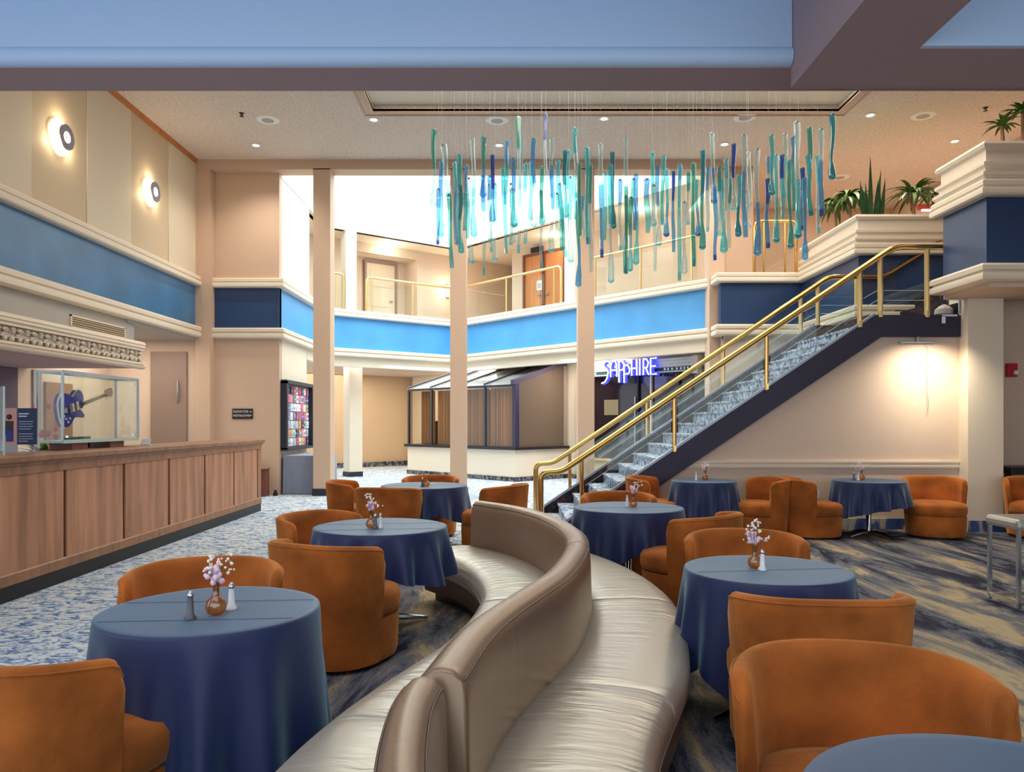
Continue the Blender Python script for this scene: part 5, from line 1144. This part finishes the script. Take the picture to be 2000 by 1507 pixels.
# ------------------------------------------------------------------ serpentine bench
CL = [(-.55, 7.45), (-.31, 7.03), (.04, 6.55), (.29, 5.9), (.41, 5.2), (.395, 4.62), (.31, 4.1), (.21, 3.68), (.07, 3.3), (-.06, 2.93), (-.14, 2.62), (-.19, 2.3), (-.225, 2.05), (-.218, 1.8), (-.19, 1.55), (-.13, 1.25), (-.02, .95), (.12, .7), (.3, .45)]
def spline(cs, per=14):
    out = []
    for i in range(1, len(cs)-2):
        p0, p1, p2, p3 = [Vector(c) for c in cs[i-1:i+3]]
        for k in range(per):
            t = k/per; out.append(.5*((2*p1)+(-p0+p2)*t+(2*p0-5*p1+4*p2-p3)*t*t+(-p0+3*p1-3*p2+p3)*t**3))
    out.append(Vector(cs[-2])); return out
SPL = spline(CL)
# light smoothing
for _ in range(14): SPL = [SPL[0]]+[(SPL[i-1]+SPL[i]*2+SPL[i+1])/4 for i in range(1, len(SPL)-1)]+[SPL[-1]]
ARC = [0]
for i in range(1, len(SPL)): ARC.append(ARC[-1]+(SPL[i]-SPL[i-1]).length)
def s_at_y(y):
    for i in range(len(SPL)-1):
        if SPL[i].y >= y >= SPL[i+1].y:
            t = (SPL[i].y-y)/(SPL[i].y-SPL[i+1].y+1e-9); return ARC[i]+t*(ARC[i+1]-ARC[i])
    return ARC[-1]
def at(s):
    s = max(0, min(ARC[-1], s))
    for i in range(len(ARC)-1):
        if ARC[i+1] >= s: break
    t = (s-ARC[i])/(ARC[i+1]-ARC[i]+1e-9); p = SPL[i]*(1-t)+SPL[i+1]*t
    def tan(j): a = SPL[max(0, j-2)]; c = SPL[min(len(SPL)-1, j+2)]; return (c-a).normalized()
    d = (tan(i)*(1-t)+tan(i+1)*t).normalized()
    return p, Vector((-d.y, d.x))      # normal points to +x side of a path running to -y
def loft(s0, s1, prof, ends=.02, step=.05, pinch=None):
    """prof: list of (offset, z) closed; rounded ends by pulling the section in"""
    L = s1-s0; n = max(6, int(L/step)); ss = [s0, s0+ends*.3, s0+ends]+[s0+ends+(L-2*ends)*k/n for k in range(1, n)]+[s1-ends, s1-ends*.3, s1]
    co_ = sum(o for o, z in prof)/len(prof); b = MB(); k = len(prof); vs = []; uv = []
    zmax = max(z for o, z in prof)
    for q, s in enumerate(ss):
        e = 0
        if q in (0, len(ss)-1): e = 1
        elif q in (1, len(ss)-2): e = .35
        p, nn = at(s)
        acc = 0
        for j, (o, z) in enumerate(prof):
            oo = o+(co_-o)*.03*e; zz = z-(ends*.6*e if z > zmax-.08 else 0)
            v = p+nn*oo; vs.append((v.x, v.y, zz)); uv.append((s, o*2))
    m = len(ss)
    fs = [(i*k+j, i*k+(j+1) % k, (i+1)*k+(j+1) % k, (i+1)*k+j) for i in range(m-1) for j in range(k)]+[tuple(range(k))[::-1], tuple(range((m-1)*k, m*k))]
    b.add(vs, fs, uv); return b
bench = thing('serpentine_bench', 'long S-curved double sided banquette in pewter leather', 'sofa', (.1, 4.0, .012))
SE = ARC[-1]
y_segL = [6.98, 4.75, 2.75, .9]; y_segR = [6.98, 4.82, 3.32, .9]
def seat_prof(sg): return [(sg*o, z) for o, z in [(.075, .26), (.075, .425), (.10, .440), (.20, .452), (.36, .458), (.50, .452), (.575, .435), (.612, .405), (.622, .36), (.612, .30), (.60, .26)]]
for sg, ys in ((-1, y_segL), (1, y_segR)):
    for i in range(len(ys)-1):
        a, c = s_at_y(ys[i]) if i else .0, s_at_y(ys[i+1])
        o = link('seat_cushion', loft(a+.002, c-.002, seat_prof(sg), .022), LEATH_LIT, bench, True, 50, world=True)
    a, c = 0.03, SE-.02
    link('seat_base', loft(a, c, [(sg*o, z) for o, z in [(.05, .10), (.05, .27), (.585, .27), (.585, .12), (.575, .10)]], .005), LEATHD, bench, True, 40, world=True)
    link('kick_plinth', loft(a+.04, c-.04, [(sg*o, z) for o, z in [(.05, .0), (.05, .10), (.50, .10), (.50, .0)]], .005), BLACK, bench, world=True)
    # welt along the seat's outer edge
    ptz = []
    for q in range(120):
        s = .01+(SE-.02)*q/119; p, nn = at(s); v = p+nn*(sg*.618); ptz.append((v.x, v.y, .318))
    link('seat_piping', MB().tube(ptz, .005, 5), LEATH_SHADED, bench, True, 80, world=True)
bk = [(-.088, .30), (-.086, .50), (-.080, .70), (-.074, .775), (-.060, .812), (-.032, .834), (0, .840), (.032, .834), (.060, .812), (.074, .775), (.080, .70), (.086, .50), (.088, .30)]
cuts = [(0.0, s_at_y(4.62)-.004, 0), (s_at_y(4.62)+.004, s_at_y(2.215), 0), (s_at_y(2.165), SE, 1)]
for a, c, _ in cuts:
    pr_ = bk if not _ else [(o_*.82-.035, z_) for o_, z_ in bk]
    o = link('backrest', loft(a, c, pr_, .02), LEATH_SHADED, bench, True, 50, world=True)
    for sg in (-1, 1):
        ptz = []
        for q in range(70):
            s = a+.015+(c-a-.03)*q/69; p, nn = at(s); v = p+nn*(sg*.066*(.82 if _ else 1)-(.035 if _ else 0)); ptz.append((v.x, v.y, .806))
        link('back_piping', MB().tube(ptz, .0035, 5), LEATHD, o, True, 80, world=True)
print('script done', len(bpy.data.objects))
